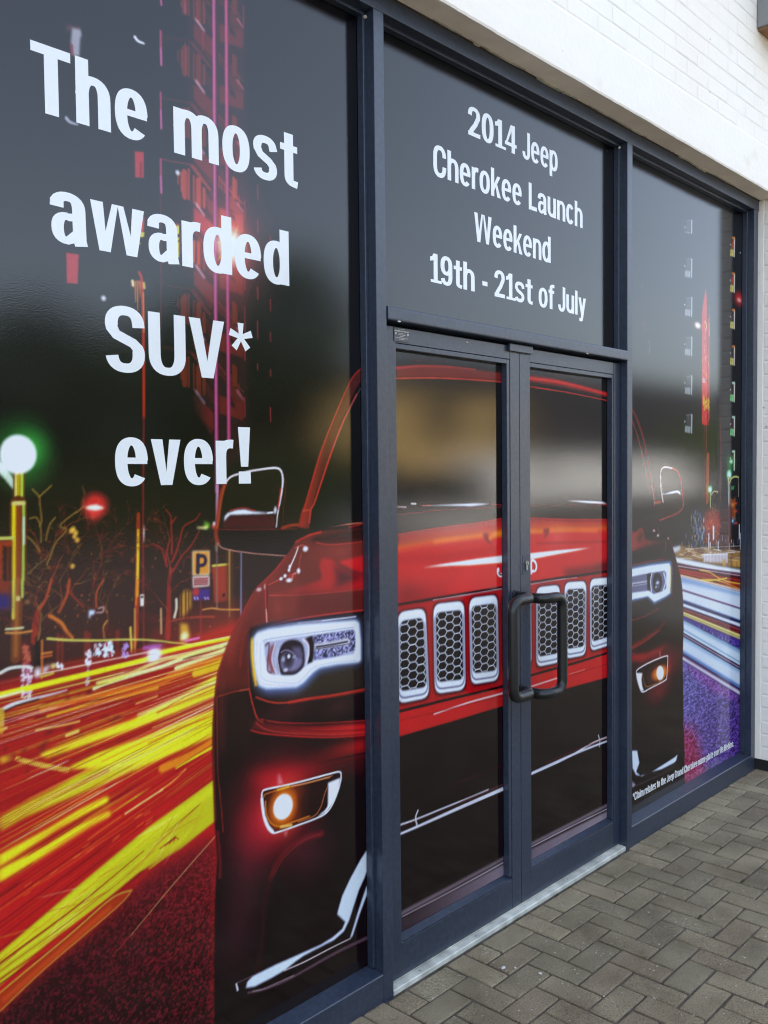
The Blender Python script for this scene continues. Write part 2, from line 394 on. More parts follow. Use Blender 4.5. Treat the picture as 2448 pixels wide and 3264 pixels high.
    A.glow(q3(446,184)[0], 9, 9, WH, 1, .6); A.glow(q1(766,747)[0], 9, 9, WH, 1, .6)
    # pink verticals
    for x0, x1, yb, c in ((680.5, 690.5, 1568, (196, 92, 152)), (720, 729, 1420, (196, 78, 128))):
        A.line([(x0, -60), ((x0+x1)/2, 800), (x1, yb)], 11.5, (150, 50, 92), .95, .8)
        A.line([(x0-1, -60), ((x0+x1)/2-1, 800), (x1-1, yb)], 5, c, .9, 1.5)
        A.line([(x0+4.5, -60), ((x0+x1)/2+4.5, 800), (x1+4.5, yb)], 1.6, (110, 26, 50), .8, .4)
    A.glow((735, 785), 105, 115, (230, 90, 30), .85, 1.5)
    for k in range(14):
        an = k*math.tau/14+.2; r = 44+16*(k % 3)
        A.line([(735, 785), (735+math.cos(an)*r*.8, 785+math.sin(an)*r)], 9, (240, 190, 40), .8, 2.5, w1=0)
    A.glow((735, 785), 58, 62, (250, 250, 236), 1, 1.0, core=.35)
    for (xa, xb, segs) in ((511, 513, ((-40,16),(100,208),(296,410),(508,616))), (589, 590, ((0,40),)),):
        for a, b in segs: A.line([(xa, a), (xb, b)], 5.5, (176, 60, 96), .95, .6); A.line([(xa, (a+b)/2), (xb, b)], 4, (206, 100, 170), .8, 1)
    A.line([(511, 616), (513, 1050)], 3, (110, 28, 34), .8)
    for x, ys in ((779, ((440,480),(640,700),(760,830),(880,925),(980,1060),(1090,1150),(1270,1330))), (820, ((592,635),(700,742),(916,955),(1024,1080),(1160,1180))), (861, ((755,780),(955,992),(1060,1090),(1180,1200),(1300,1345))), (590, ((140,235),)), (775, ((20,80),))):
        for a, b in ys: A.line([(x, a), (x+1, b)], 3.5, (150, 44, 50), .85, .6)
    for x, y0, y1 in ((645, 100, 160), (626, 0, 60), (590, 0, 40), (592, 150, 230), (648, 0, 50)):
        A.line([(x, y0), (x+1, y1)], 5, (120, 34, 30), .8, .8)
    # tall red pole
    A.line(q3(600,72, 612,120, 618,330, 620,700), 7, (176, 40, 22), 1, .7); A.line(q3(618,160, 620,330), 4, (216, 120, 40), .9)
    A.line([(457, 1330), (455, 1680), (457, 2020), (459, 2100)], 4.5, (120, 26, 28), 1, .7); A.line([(458, 1670), (457, 1735)], 4, (226, 220, 220), .9, .8, fade=.3)
    for x, y0, y1 in ((572, 108, 138), (582, 112, 200), (592, 110, 235), (602, 112, 180)):
        A.line(q3(x, y0, x+2, y1), 5, (206, 110, 40), .9, .8, w1=2)
    A.line(q3(571,110, 573,128), 7, (240,220,170), .9); A.line(q3(620,118, 622,140), 6, (230,190,90), .9)
    A.line([(440, 1640), (438, 1760), (433, 2010), (425, 2060)], 9, (150, 40, 16), 1, .8, w1=14)
    A.line([(440, 1690), (437, 1850), (435, 1900)], 6, (222, 190, 24), 1, 1, w1=8); A.line([(437, 1850), (432, 1930)], 5, (220,110,24), .9, 1)
    # ---- trees, drawn as branching lit lines
    def branch(p, an, ln, w, dep, cols):
        if dep <= 0 or ln < 7.5: return
        q = p; P = [p]; a = an
        for _ in range(3):
            a += rs.uniform(-.28, .28); q = (q[0]+math.cos(a)*ln/3, q[1]-math.sin(a)*ln/3); P.append(q)
        c = cols[rs.randint(len(cols))]
        A.line(P, w*.75, c, .85, .45, w1=w*.42)
        n = 2
        for _ in range(n): branch(q, a+rs.uniform(-.7, .7), ln*rs.uniform(.62, .84), max(w*.62, 1.7), dep-1, cols)
        if rs.rand() < .35: branch(P[1], a+rs.choice([-1, 1])*rs.uniform(.5, 1.1), ln*.6, max(w*.5, 1.4), dep-2, cols)
    G = [(140, 102, 46), (104, 66, 32), (140, 50, 28), (84, 26, 22)]; Rr = [(124, 30, 24), (88, 22, 20), (146, 58, 32), (66, 20, 20)]
    A.line(fn(365,640, 370,480, 400,330, 440,260), 20, (140, 36, 24), 1, 1, w1=10)
    A.line(fn(400,620, 395,900), 14, (20,10,10), .9, 1)
    for p, an, ln, w, dep, c in (((120, 2040), 1.5, 80, 7, 6, G), ((125, 1990), 1.0, 95, 6, 6, G), ((118, 2000), 2.1, 70, 5, 5, Rr), ((215, 2035), 2.2, 90, 5, 6, G),
            ((300, 1960), 1.7, 95, 5, 6, Rr), ((330, 2030), 1.2, 75, 4, 5, G), ((290, 1880), 1.3, 100, 4, 5, Rr), ((125, 1760), 1.6, 60, 4, 4, G), ((190, 1700), 1.0, 70, 4, 4, G),
            ((90, 1830), .8, 70, 4, 5, G), ((40, 2040), 1.4, 60, 4, 5, Rr), ((160, 1850), 1.1, 90, 5, 5, Rr), ((230, 1900), 2.0, 80, 4, 5, Rr), ((-60, 2040), 1.3, 110, 6, 6, Rr), ((-150, 2060), 1.6, 120, 6, 6, G)):
        branch(p, an, ln, w, dep, c)
    A.line(fm(610,1600, 620,1300, 625,1000, 640,880), 17, (134, 30, 22), 1, 1, w1=9)
    for p, an, ln, w, dep, c in (((540, 1830), 1.5, 70, 6, 6, Rr), ((542, 1870), 2.0, 75, 5, 6, Rr), ((545, 1850), 1.05, 90, 5, 6, Rr), ((535, 1950), 2.3, 60, 4, 5, Rr), ((536, 1900), .9, 60, 4, 5, Rr)):
        branch(p, an, ln, w, dep, c)
    for P in (fm(640,930, 700,840, 760,740, 850,640, 910,540, 945,470), fm(655,800, 700,700, 740,560, 760,470, 800,410, 900,360, 950,290), fm(650,720, 655,600, 650,500, 645,400, 640,320, 590,250), fm(645,400, 700,330), fm(600,850, 570,740, 540,660, 450,610), fm(590,800, 600,680, 640,560)):
        A.line(P, 6, (140, 32, 26), .95, .8, w1=3)
    for P in (fl(415,860, 410,780, 340,700), fl(410,780, 540,660), fl(430,1260, 425,1100, 380,1000, 310,1010), fl(420,860, 435,1030, 415,1090), fl(480,1240, 520,1080, 580,1000), fl(800,940, 660,1050, 640,1100, 700,1130, 590,1260, 540,1380, 490,1500), fl(880,880, 800,950), fl(420,1360, 350,1260, 270,1190)):
        A.line(P, 3.5, (152, 112, 44), .85, .7)
    A.line(fn(520,380, 640,450, 700,540, 760,610), 9, (206, 110, 34), .95, 1, w1=7); A.line(fn(700,60, 740,140, 880,285), 5, (130,34,24)); A.line(fn(620,340, 700,170, 730,0), 7, (166, 66, 28), .9, 1)
    A.line(fn(1090,0, 1020,130, 1015,290), 5, (160,60,28)); A.line(fn(540,0, 480,200, 420,300), 6, (160,60,28)); A.line(fn(1100,610, 1090,500, 1130,430), 4, (190,130,50))
    for k in range(120):                                   # glints of leaves
        x = rs.uniform(-40, 700); y = rs.uniform(1700, 2080)
        A.glow((x, y), rs.uniform(2, 4.5), rs.uniform(2, 4.5), [(206,110,40),(170,40,26),(130,30,22),(150,110,50)][rs.randint(4)], rs.uniform(.4, .9), .7, 'over')
    for k in range(22):
        x = rs.uniform(60, 620); y = rs.uniform(1960, 2070)
        A.glow((x, y), rs.uniform(14, 34), rs.uniform(10, 22), (96, 24, 20), rs.uniform(.2, .5), 1, 'over')
    for x, y, r in ((232,1688,9),(240,1700,9),(226,1694,8),(245,1722,8),(236,1712,7),(230,1806,8)): A.glow((x, y), r, r, (236,190,60), 1, .7, 'over'); A.glow((x-2, y+3), r*1.4, r*1.4, (190,40,24), .5)
    # hanging red lamp
    A.glow(fl(1005,870)[0], 44, 40, (196, 24, 24), .95, 1.0, core=.45); A.glow(fl(985,960)[0], 30, 34, (150, 20, 20), .8, 1)
    A.poly(fl(890,895, 950,870, 1020,862, 1105,900, 1010,925, 940,915), (250,244,220), 1, .8)
    # lamp post with white globe
    A.glow(fl(230,320)[0], 108, 116, (34, 160, 40), .9, 1.3); A.glow(fl(330,250)[0], 60, 60, (60, 200, 60), .45, 1.3)
    A.line(fl(-60,420, 20,500, 100,600, 165,690), 20, (196, 214, 190), .95, 2, w1=14)
    A.line(fl(195,500, 195,830), 27, (92,52,18), 1, .8); A.line(fl(166,500, 163,830), 5, (226,226,120), 1, 1); A.line(fl(228,520, 226,830), 6, (178,210,70), 1, 1); A.line(fl(193,500, 190,820), 8, (190,160,20), .9, 2)
    A.line(fl(190,860, 190,1659), 40, (84,36,14), 1, .8); A.line(fn(190,0, 160,830), 24, (104,48,20), 1, .8)
    A.line(fl(145,860, 143,1659), 10, (214,196,20), 1, 1); A.line(fn(143,0, 140,400), 9, (206,190,60), 1, 1); A.line(fl(246,860, 240,1659), 6, (160,190,70), 1, 1); A.line(fn(232,0, 232,180), 6, (170,190,80), 1, 1)
    A.line(fl(190,860, 188,1659), 12, (134,56,20), .9, 2); A.line(fn(180,0, 160,800), 10, (150,84,28), .9, 2.5)
    A.line(fl(248,1000, 250,1280), 3.5, (220,232,240), .9, 1); A.line(fl(140,850, 245,845), 10, (206,196,110), .95, 1)
    A.glow(fl(190,330)[0], 46, 48, (250,252,255), 1, .8, 'over', core=.82); A.glow(fl(60,450)[0], 40, 30, (230,245,240), .8, 1)
    A.poly(fl(-300,1240, 130,1240, 120,1659, -300,1659), (140, 44, 18), 1, 1); A.poly(fn(-300,0, 110,0, 100,320, -300,310), (120, 40, 20), 1, 1)
    A.poly(fn(-300,140, 100,150, 105,310, -300,330), (38, 26, 96), 1, 3); A.line(fl(-300,1228, 130,1215), 7, (190,190,90)); 
    for k in range(14): A.line(fl(35+6*math.sin(k*2), 1310+k*26, 60, 1322+k*26), 6, (36,14,12), .9, .6); A.line(fl(90, 1312+k*26, 112, 1320+k*26), 5, (36,14,12), .8, .6)
    A.poly(fn(165,170, 210,170, 210,222, 165,222), (200,184,110)); A.poly(fn(262,210, 312,210, 312,255, 262,255), (150,96,50), .9, 1)
    A.line(fn(60,520, 150,515, 240,505), 5, (206,206,150)); A.line(fn(60,560, 200,560, 330,540), 5, (200,130,60))
    # parking sign and neighbours
    A.poly(fm(870,690, 1052,685, 1052,940, 870,945), (232,214,170), 1, .5); A.poly(fm(880,700, 1044,696, 1044,930, 880,935), (206,134,42), 1, .5)
    A.line(fm(928,912, 930,735), 12, (30,20,50), 1, .5, smooth=False); A.line(fm(930,742, 985,742, 1008,770, 1005,815, 980,838, 932,842), 10, (30,20,50), 1, .5)
    A.poly(fm(870,955, 1050,948, 1052,1060, 875,1078), (226,206,200), 1, .5); A.poly(fm(884,970, 1038,962, 1040,1048, 886,1060), (206,150,130))
    for k in range(4): A.line(fm(892, 985+k*20, 1030, 978+k*20), 3.5, (120,44,60), .9, .6)
    A.poly(fm(872,1092, 1055,1086, 1055,1200, 876,1214), (60,34,110), 1, .7); A.glow(fm(908,1122)[0], 13, 13, (190,40,34), 1, .4, 'over')
    for x in (890, 920, 1000, 1030): A.line(fm(x,1180, x+12,1200), 4, (190,160,220), .9, .6)
    A.line(fm(958,1215, 960,1640), 7, (96,26,24), .9, 1)
    A.poly(fm(1090,850, 1250,840, 1255,1200, 1210,1225, 1100,1240, 1085,920, 1070,900), (150,44,26), 1, 1); A.line(fm(1085,845, 1250,828), 6, (206,190,70)); A.poly(fm(1186,1140, 1215,1136, 1216,1172, 1188,1176), (40,14,20))
    A.poly(fm(1235,650, 1300,650, 1300,1480, 1235,1480), (82,38,22), .95, 3); A.line(fm(1262,670, 1262,1380), 5, (180,150,56), .8, 1)
    A.line(fm(1387,700, 1384,1400), 5, (120,116,150), .95, .7); A.poly(fm(1060,1230, 1250,1230, 1290,1560, 1080,1500), (60,26,20), .8, 8)
    A.line(fm(1134,0, 1132,420), 9, (190,140,170), .9, 1); A.line(fm(1130,420, 1125,680), 8, (120,110,90), .8, 1.5); A.line(fm(1128,620, 1130,1300), 6, (130,110,100), .6, 1.5)
    A.poly(fm(990,370, 1055,400, 1050,450, 1000,455), (110,170,40), 1, 1.5); A.poly(fm(915,435, 1045,425, 1020,458, 920,450), (232,226,140), 1, 1); A.glow(fm(1100,430)[0], 12, 12, (220,60,40), 1, 1); A.glow(fm(1102,400)[0], 7, 8, WH, 1, .6)
    A.line(fm(980,1310, 1080,1295, 1200,1308, 1365,1308), 4, (206,140,60), .95); A.line(fm(650,1430, 780,1400, 960,1385, 1100,1385), 5, (150,50,30), .9, .8)
    A.poly(fm(745,1160, 790,1100, 860,1110, 860,1280, 800,1370, 740,1390), (184,130,36), .95, 1.5)
    for x in (722, 755, 800, 832): A.line(fm(x,1110, x,1400), 3.5, (44,16,14), .9, .6, smooth=False)
    A.line(fm(700,1200, 700,1300, 680,1390), 7, (230,220,190), .9, 1); A.poly(fm(740,1450, 820,1460, 850,1600, 760,1700, 742,1700), (200,150,40), .95, 2); A.glow(fm(785,1600)[0], 16, 18, (200,250,190), 1, .7)
    A.poly(fm(318,1148, 358,1148, 358,1270, 320,1272), (226,218,206)); A.poly(fm(325,1160, 350,1160, 350,1190, 325,1190), (60,50,60)); 
    A.line(fm(538,1300, 540,1560), 5, (206,160,110), .9, .8); A.line(fm(215,1500, 228,1760), 6, (226,190,60), .95, 1); A.line(fm(262,1300, 262,1770), 5, (206,150,70), .8, 1.2)
    A.poly(fn(935,320, 1000,320, 995,365, 955,372, 950,410, 935,405), (206,226,250), 1, .8); A.line(fn(1020,345, 1080,340, 1090,290, 1040,300), 4, (200,150,150), .9)
    def trail(P, grow=7):
        A.poly(P, (206, 70, 22), .85, grow); A.poly(P, (222, 200, 24), .9, 3); A.poly(P, (234, 232, 30), .85, 1.2)
    # ---- red carriageway
    top = [(-400, 2290), (0, 2172)]+fn(850,850)+fm(100,1790, 740,1690, 1000,1560, 1340,1440)+[(1300, 1990), (1300, 3600), (-400, 3600)]
    A.poly(top, A.grad((0, 2150), (0, 2700), (150, 24, 20), (186, 24, 26)), 1, 5)
    A.glow((700, 2020), 300, 110, (200, 40, 24), .5, 1)
    VP = (1450, 1881)
    def streak(ang, r0, r1, w0, w1, col, al=.9, soft=.8, bend=0.0):
        P = []
        for t in (0, .33, .66, 1):
            r = r1+(r0-r1)*t; a = ang+bend*(t-.5)*(1-t)
            P.append((VP[0]-math.cos(a)*r, VP[1]+math.sin(a)*r))
        A.line(P, w0, col, al, soft, w1=w1, fade=.12)
    pal = [(150,16,18),(176,30,22),(196,40,24),(206,90,24),(206,190,30),(120,14,20),(150,24,22),(160,20,20),(130,14,20),(176,24,24)]
    for k in range(430):
        ang = rs.uniform(.18, .76); far = rs.uniform(600, 2100); ln = rs.uniform(120, 900)
        sc = far/1500.0
        near = far-ln*sc
        if near < 500: near = 500
        streak(ang, near, far, rs.uniform(.8, 3)*sc, rs.uniform(2, 7)*sc, pal[rs.randint(len(pal))], rs.uniform(.25, .85), rs.uniform(.5, 2.5))
    # dark building reflections
    for k in range(90):
        x = rs.uniform(-60, 420); y = 2260+rs.uniform(0, 230)-x*.25
        w = rs.uniform(6, 30); h = rs.uniform(3, 16)
        A.poly([(x, y), (x+w, y-w*.25), (x+w, y-w*.25+h), (x, y+h)], (96, 18, 24), rs.uniform(.25, .7), 1)
    # railings and lights along the kerb
    for x, y0, y1, w in ((250,700,1160,14), (290,720,1240,12), (905,560,900,12), (935,580,1080,12), (610,580,1000,8), (655,600,1000,7), (1240,550,800,12)):
        A.line(fn(x, y0, x-3, y1), w, (120,34,24), .8, 1.5)
    for x0, x1, y0, y1, c in ((232,330,905,1230,(226,206,226)), (900,955,740,900,(232,226,236)), (905,940,905,1090,(206,180,190)), (990,1060,670,780,(220,232,240)), (1085,1195,650,800,(226,240,248)), (1285,1345,660,805,(176,140,210)), (245,310,690,880,(180,90,60)), (590,630,880,920,WH), (640,670,885,925,WH)):
        n = int((x1-x0)*(y1-y0)/260)
        for k in range(n):
            x = rs.uniform(x0, x1); y = rs.uniform(y0, y1)
            A.line(fn(x, y, x+rs.uniform(-14, 14), y+rs.uniform(4, 26)), rs.uniform(3, 6), c if rs.rand() < .8 else (150,40,60), .9, .7)
    A.poly(fn(440,940, 530,890, 510,940, 450,1010), WH, .95, 1.5); A.glow(fn(395,980)[0], 13, 18, WH, 1, .8, 'over'); A.glow(fn(560,910)[0], 9, 9, (230,220,120), 1, .6, 'over')
    for P, c in ((fn(440,640, 440,1040), (206,110,40)), (fn(440,780, 540,765), (226,130,50)), (fn(430,820, 540,800), (200,90,40)), (fn(430,1030, 560,985), (214,206,60))): A.line(P, 5, c, .9, .8)
    # traced trails
    A.line(fn(0,985, 100,935, 240,918, 335,930), 8, (226,226,214), .95, 1, w1=6)
    A.line(fn(-500,1330, 0,1215, 230,1160, 900,1000, 1580,830)+fm(440,1790, 860,1690, 1295,1608), 14, YE, 1, 1, w1=11)
    A.line(fn(-400,1330, 0,1240, 240,1175), 8, (232,232,190), .95, 1.5, w1=5)
    A.line(fn(0,1385, 150,1310, 400,1245, 560,1205, 700,1165), 10, (216,226,220), .95, 1.5, w1=3); A.line(fn(20,1400, 180,1330, 400,1265), 5, (40,14,16), .8, 1.5)
    A.line(fn(500,620, 700,635, 1000,640, 1400,630, 1659,642)+fm(640,1655, 900,1682), 6, (214,206,90), .95, .8, w1=3)
    A.line(fn(990,1150, 1200,1070, 1659,930)+fm(600,1890, 900,1775, 1255,1665), 8, (226,226,160), .95, 1, w1=12)
    A.line(fn(1040,1105, 1300,1020), 9, (206,206,40), .9, 1); A.line(fm(780,1840, 1000,1760, 1250,1690), 7, (70,14,18), .7, .8); A.line(fm(700,1930, 1000,1820, 1235,1730), 12, (236,232,150), .95, 1.2, w1=14)
    A.line(fn(430,1380, 900,1250, 1659,1085)+fm(700,1990, 1180,1830), 10, (220,110,24), .85, 2, w1=26); A.line(fn(500,1440, 900,1330, 1659,1140), 7, (226,150,30), .85, 1.5, w1=10); A.line(fn(300,1420, 800,1300), 4, (226,90,30), .7, 1)
    A.line(fm(900,1985, 1190,1880), 20, (230,200,30), .9, 2, w1=26)
    A.line(fn(0,1585, 60,1565), 6, (226,190,120)); A.line(fn(380,1590, 640,1540, 835,1495), 5, (226,170,80), .9); A.line(fn(1440,1310, 1659,1230), 5, (236,170,80), .9); A.line(fn(700,1645, 820,1600), 8, (230,200,90)); A.line(fn(0,1400, 8,1400, 5,1600), 14, (200,170,40), .8)
    A.glow(fm(465,1790)[0], 46, 46, (250,190,250), .9, 1.6); A.glow(fm(465,1790)[0], 24, 26, (255,250,255), 1, .8, core=.3); A.line(fm(360,1715, 525,1695), 10, (170,80,170), .8, 2); A.line(fm(800,1640, 940,1608), 6, (226,120,190), .9, 1)
    trail(q5(170,1050, 380,965, 560,905, 760,810, 935,705, 935,790, 760,865, 590,930, 380,1000, 200,1062))
    A.line(q5(600,880, 760,815, 935,735), 12, (232,232,130), .7, 3)
    trail(q5(290,1110, 420,1045, 600,985, 800,900, 935,852, 935,962, 700,1062, 590,1110))
    A.line(q5(440,1080, 700,960, 935,880), 3, (206,120,20), .8, 1); A.line(q5(520,1090, 800,960, 935,905), 2.5, (170,90,20), .7, 1); A.line(q5(680,870, 800,800, 935,745), 3, (190,40,26), .8, 1)
    A.line(q5(700,1110, 830,1050, 935,985), 22, (226,130,24), .95, 3); A.line(q5(760,1106, 860,1050, 935,1010), 7, YE, .9, 1)
    A.line(q5(420,740, 560,700, 700,640, 800,620, 960,580), 9, (232,226,120), .8, 2, w1=12)
    for k in range(9): A.line(q5(640+k*6,1000-k*22, 935,870-k*22+k*6), 3, (236,226,110) if k % 2 else (180,60,20), .6, 1.2)
    A.poly(q5(0,1060, 60,1066, 0,1092), (226,196,40), .95, 1.5)
    for k in range(26): A.line(q5(72+k*9, 1066+k*1.9-((k-13)**2)*.03, 66+k*9, 1078+k*2.0-((k-13)**2)*.03), 4.5, (226,206,70), .9, .6)
    A.poly(q7(0,215, 100,160, 230,95, 330,35, 430,-6, 620,-8, 400,92, 250,152, 100,218, 0,275), (206,196,24), 1, 2.5)
    for k in range(8): A.line(q7(-20,232+k*6, 220,112+k*4, 470,4+k*2), 2.2, (166,40,22) if k % 2 else (226,220,60), .8, .8)
    trail(q7(0,378, 200,270, 340,185, 462,124, 466,146, 400,180, 250,260, 0,425), 5); trail(q7(0,440, 200,338, 330,258, 470,188, 476,206, 380,255, 200,370, 0,492), 5)
    A.poly([(-500,2830),(-500,2790),(0,2727),(0,2762)], YE, 1, 1); A.poly([(-500,2960),(-500,2880),(0,2772),(0,2811)], YE, 1, 1)
    A.poly(q7(-300,1050, 0,800, 350,500, 640,258, 930,50, 932,228, 780,352, 600,452, 480,552, 200,764, 0,942, -300,1200), (196,190,26), 1, 1.2)
    A.poly(q7(0,815, 350,515, 640,272, 930,66, 930,110, 640,310, 350,560, 0,850), (214,214,30), .9, 3)
    for a, b, c, w, col in ((845,600,300,7,(150,22,20)), (880,640,350,3,(170,60,20)), (915,680,395,5,(160,30,20)), (830,560,262,2.5,(206,120,26)), (898,662,372,2,(226,220,60)), (860,620,325,3,(226,226,70)), (935,710,430,4,(120,20,24))):
        A.line(q7(-200,a+160, 0,a, 330,b, 620,c+60), w, col, .9, .8, w1=w*.3)
    for k in range(34):
        t = k/34; x = 930-rs.uniform(0, 760); o = rs.uniform(8, 150)
        y = 50+(930-x)*.79+o*(1-t*.2); A.line(q7(x, y, x-rs.uniform(60,260), y+rs.uniform(60,260)*.78), rs.uniform(1.5, 3), [(232,232,150),(206,150,30),(180,60,24)][k % 3], .55, .9, fade=.2)
    for k in range(7): A.line(q7(645+k*14, 436-k*10, 700+k*14, 392-k*12, 760+k*12, 330-k*13), 5, (206,200,30), .95, .8, w1=3)
    for k in range(5): A.line(q7(690+k*20,350-k*10, 756,300), 3, (150,22,20), .8, .8)
    A.line(q7(800,8, 745,60, 690,100), 5, (232,150,60), .9, 1); A.line(q7(700,95, 600,160, 540,200), 4.5, (236,210,120), .9, 1); A.line(q7(520,212, 440,268, 380,312), 4, (216,100,30), .8, 1)
    for P in (q7(470,300, 300,420, 110,540), q7(700,140, 520,270, 300,400), q7(850,30, 700,140), q7(560,130, 300,300, 160,380)): A.line(P, 3, (214,90,30), .6, 1, fade=.2)
    for k in range(16):
        x = rs.uniform(60, 640); y = 620-x*.62+rs.uniform(-60, 40); A.line(q7(x, y, x+26, y-18), 2.5, (226,110,40), .7, .8)
    for k in range(100):                                   # pale hairline trails over the upper bands
        ang = rs.uniform(.20, .58); far = rs.uniform(760, 1700); near = max(640, far-rs.uniform(120, 620))
        streak(ang, near, far, rs.uniform(.8, 1.6), rs.uniform(1.5, 3.2), [(240,236,170),(232,220,70),(236,160,60),(250,246,220),(214,60,30)][rs.randint(5)], rs.uniform(.5, .95), .8)
    for k in range(60):
        ang = rs.uniform(.20, .70); far = rs.uniform(900, 2000); near = far-rs.uniform(150, 600)
        streak(ang, near, far, 1.2, rs.uniform(1.5, 3.5), (130, 12, 18), .7, .8)
    # tarmac in dark red
    A.poly(q7(932,285, 932,1400, -500,1400, -500,1420, 0,1056, 200,868, 360,735, 500,612, 570,525, 680,420), A.grad((600, 2740), (350, 3200), (122, 22, 30), (66, 16, 24)), 1, 9)
    b = A.box(0, 0, 620, 900); x0, y0, x1, y1 = b
    n = vnoise(rs, y1-y0, x1-x0, 1.7)*.7+vnoise(rs, y1-y0, x1-x0, 3.4)*.4
    Qm = A.pts(q7(932,330, 932,1400, -500,1400, -500,1430, 0,1060, 360,745, 560,560, 700,440)); bb, mm = A.mask(Qm, 12)
    full = np.zeros((A.h, A.w), np.float32); full[bb[1]:bb[3], bb[0]:bb[2]] = mm
    mm = full[y0:y1, x0:x1]; Yc = np.mgrid[y0:y1, x0:x1][0]; k = np.clip((520-Yc)/380.0, .12, 1)
    A.a[y0:y1, x0:x1] *= (1-mm*k*np.clip((n-.42)*2.4, 0, .62))[..., None]
    A.a[y0:y1, x0:x1] += (mm*k*np.clip((.42-n)*1.2, 0, .14))[..., None]*np.array([.9, .16, .16], np.float32)
    A.poly(q7(-300,1230, 0,972, 300,722, 480,566, 566,531, 505,602, 200,862, 0,1052, -300,1330), (166, 48, 20), 1, 1)
    A.line(q7(-300,1230, 0,972, 300,722, 480,566, 566,531), 4, (196,160,50), .95, .8); A.line(q7(566,531, 505,602, 200,862, 0,1052), 4, (190,130,44), .9, .8); A.line(q7(20,1000, 300,755, 470,610), 14, (206,76,26), .6, 4)
    A.line(q7(930,296, 760,490, 560,730), 3, (206,150,90), .9, .7, w1=2); A.line(q7(560,730, 480,820), 2.5, (150,50,40), .8, .7)

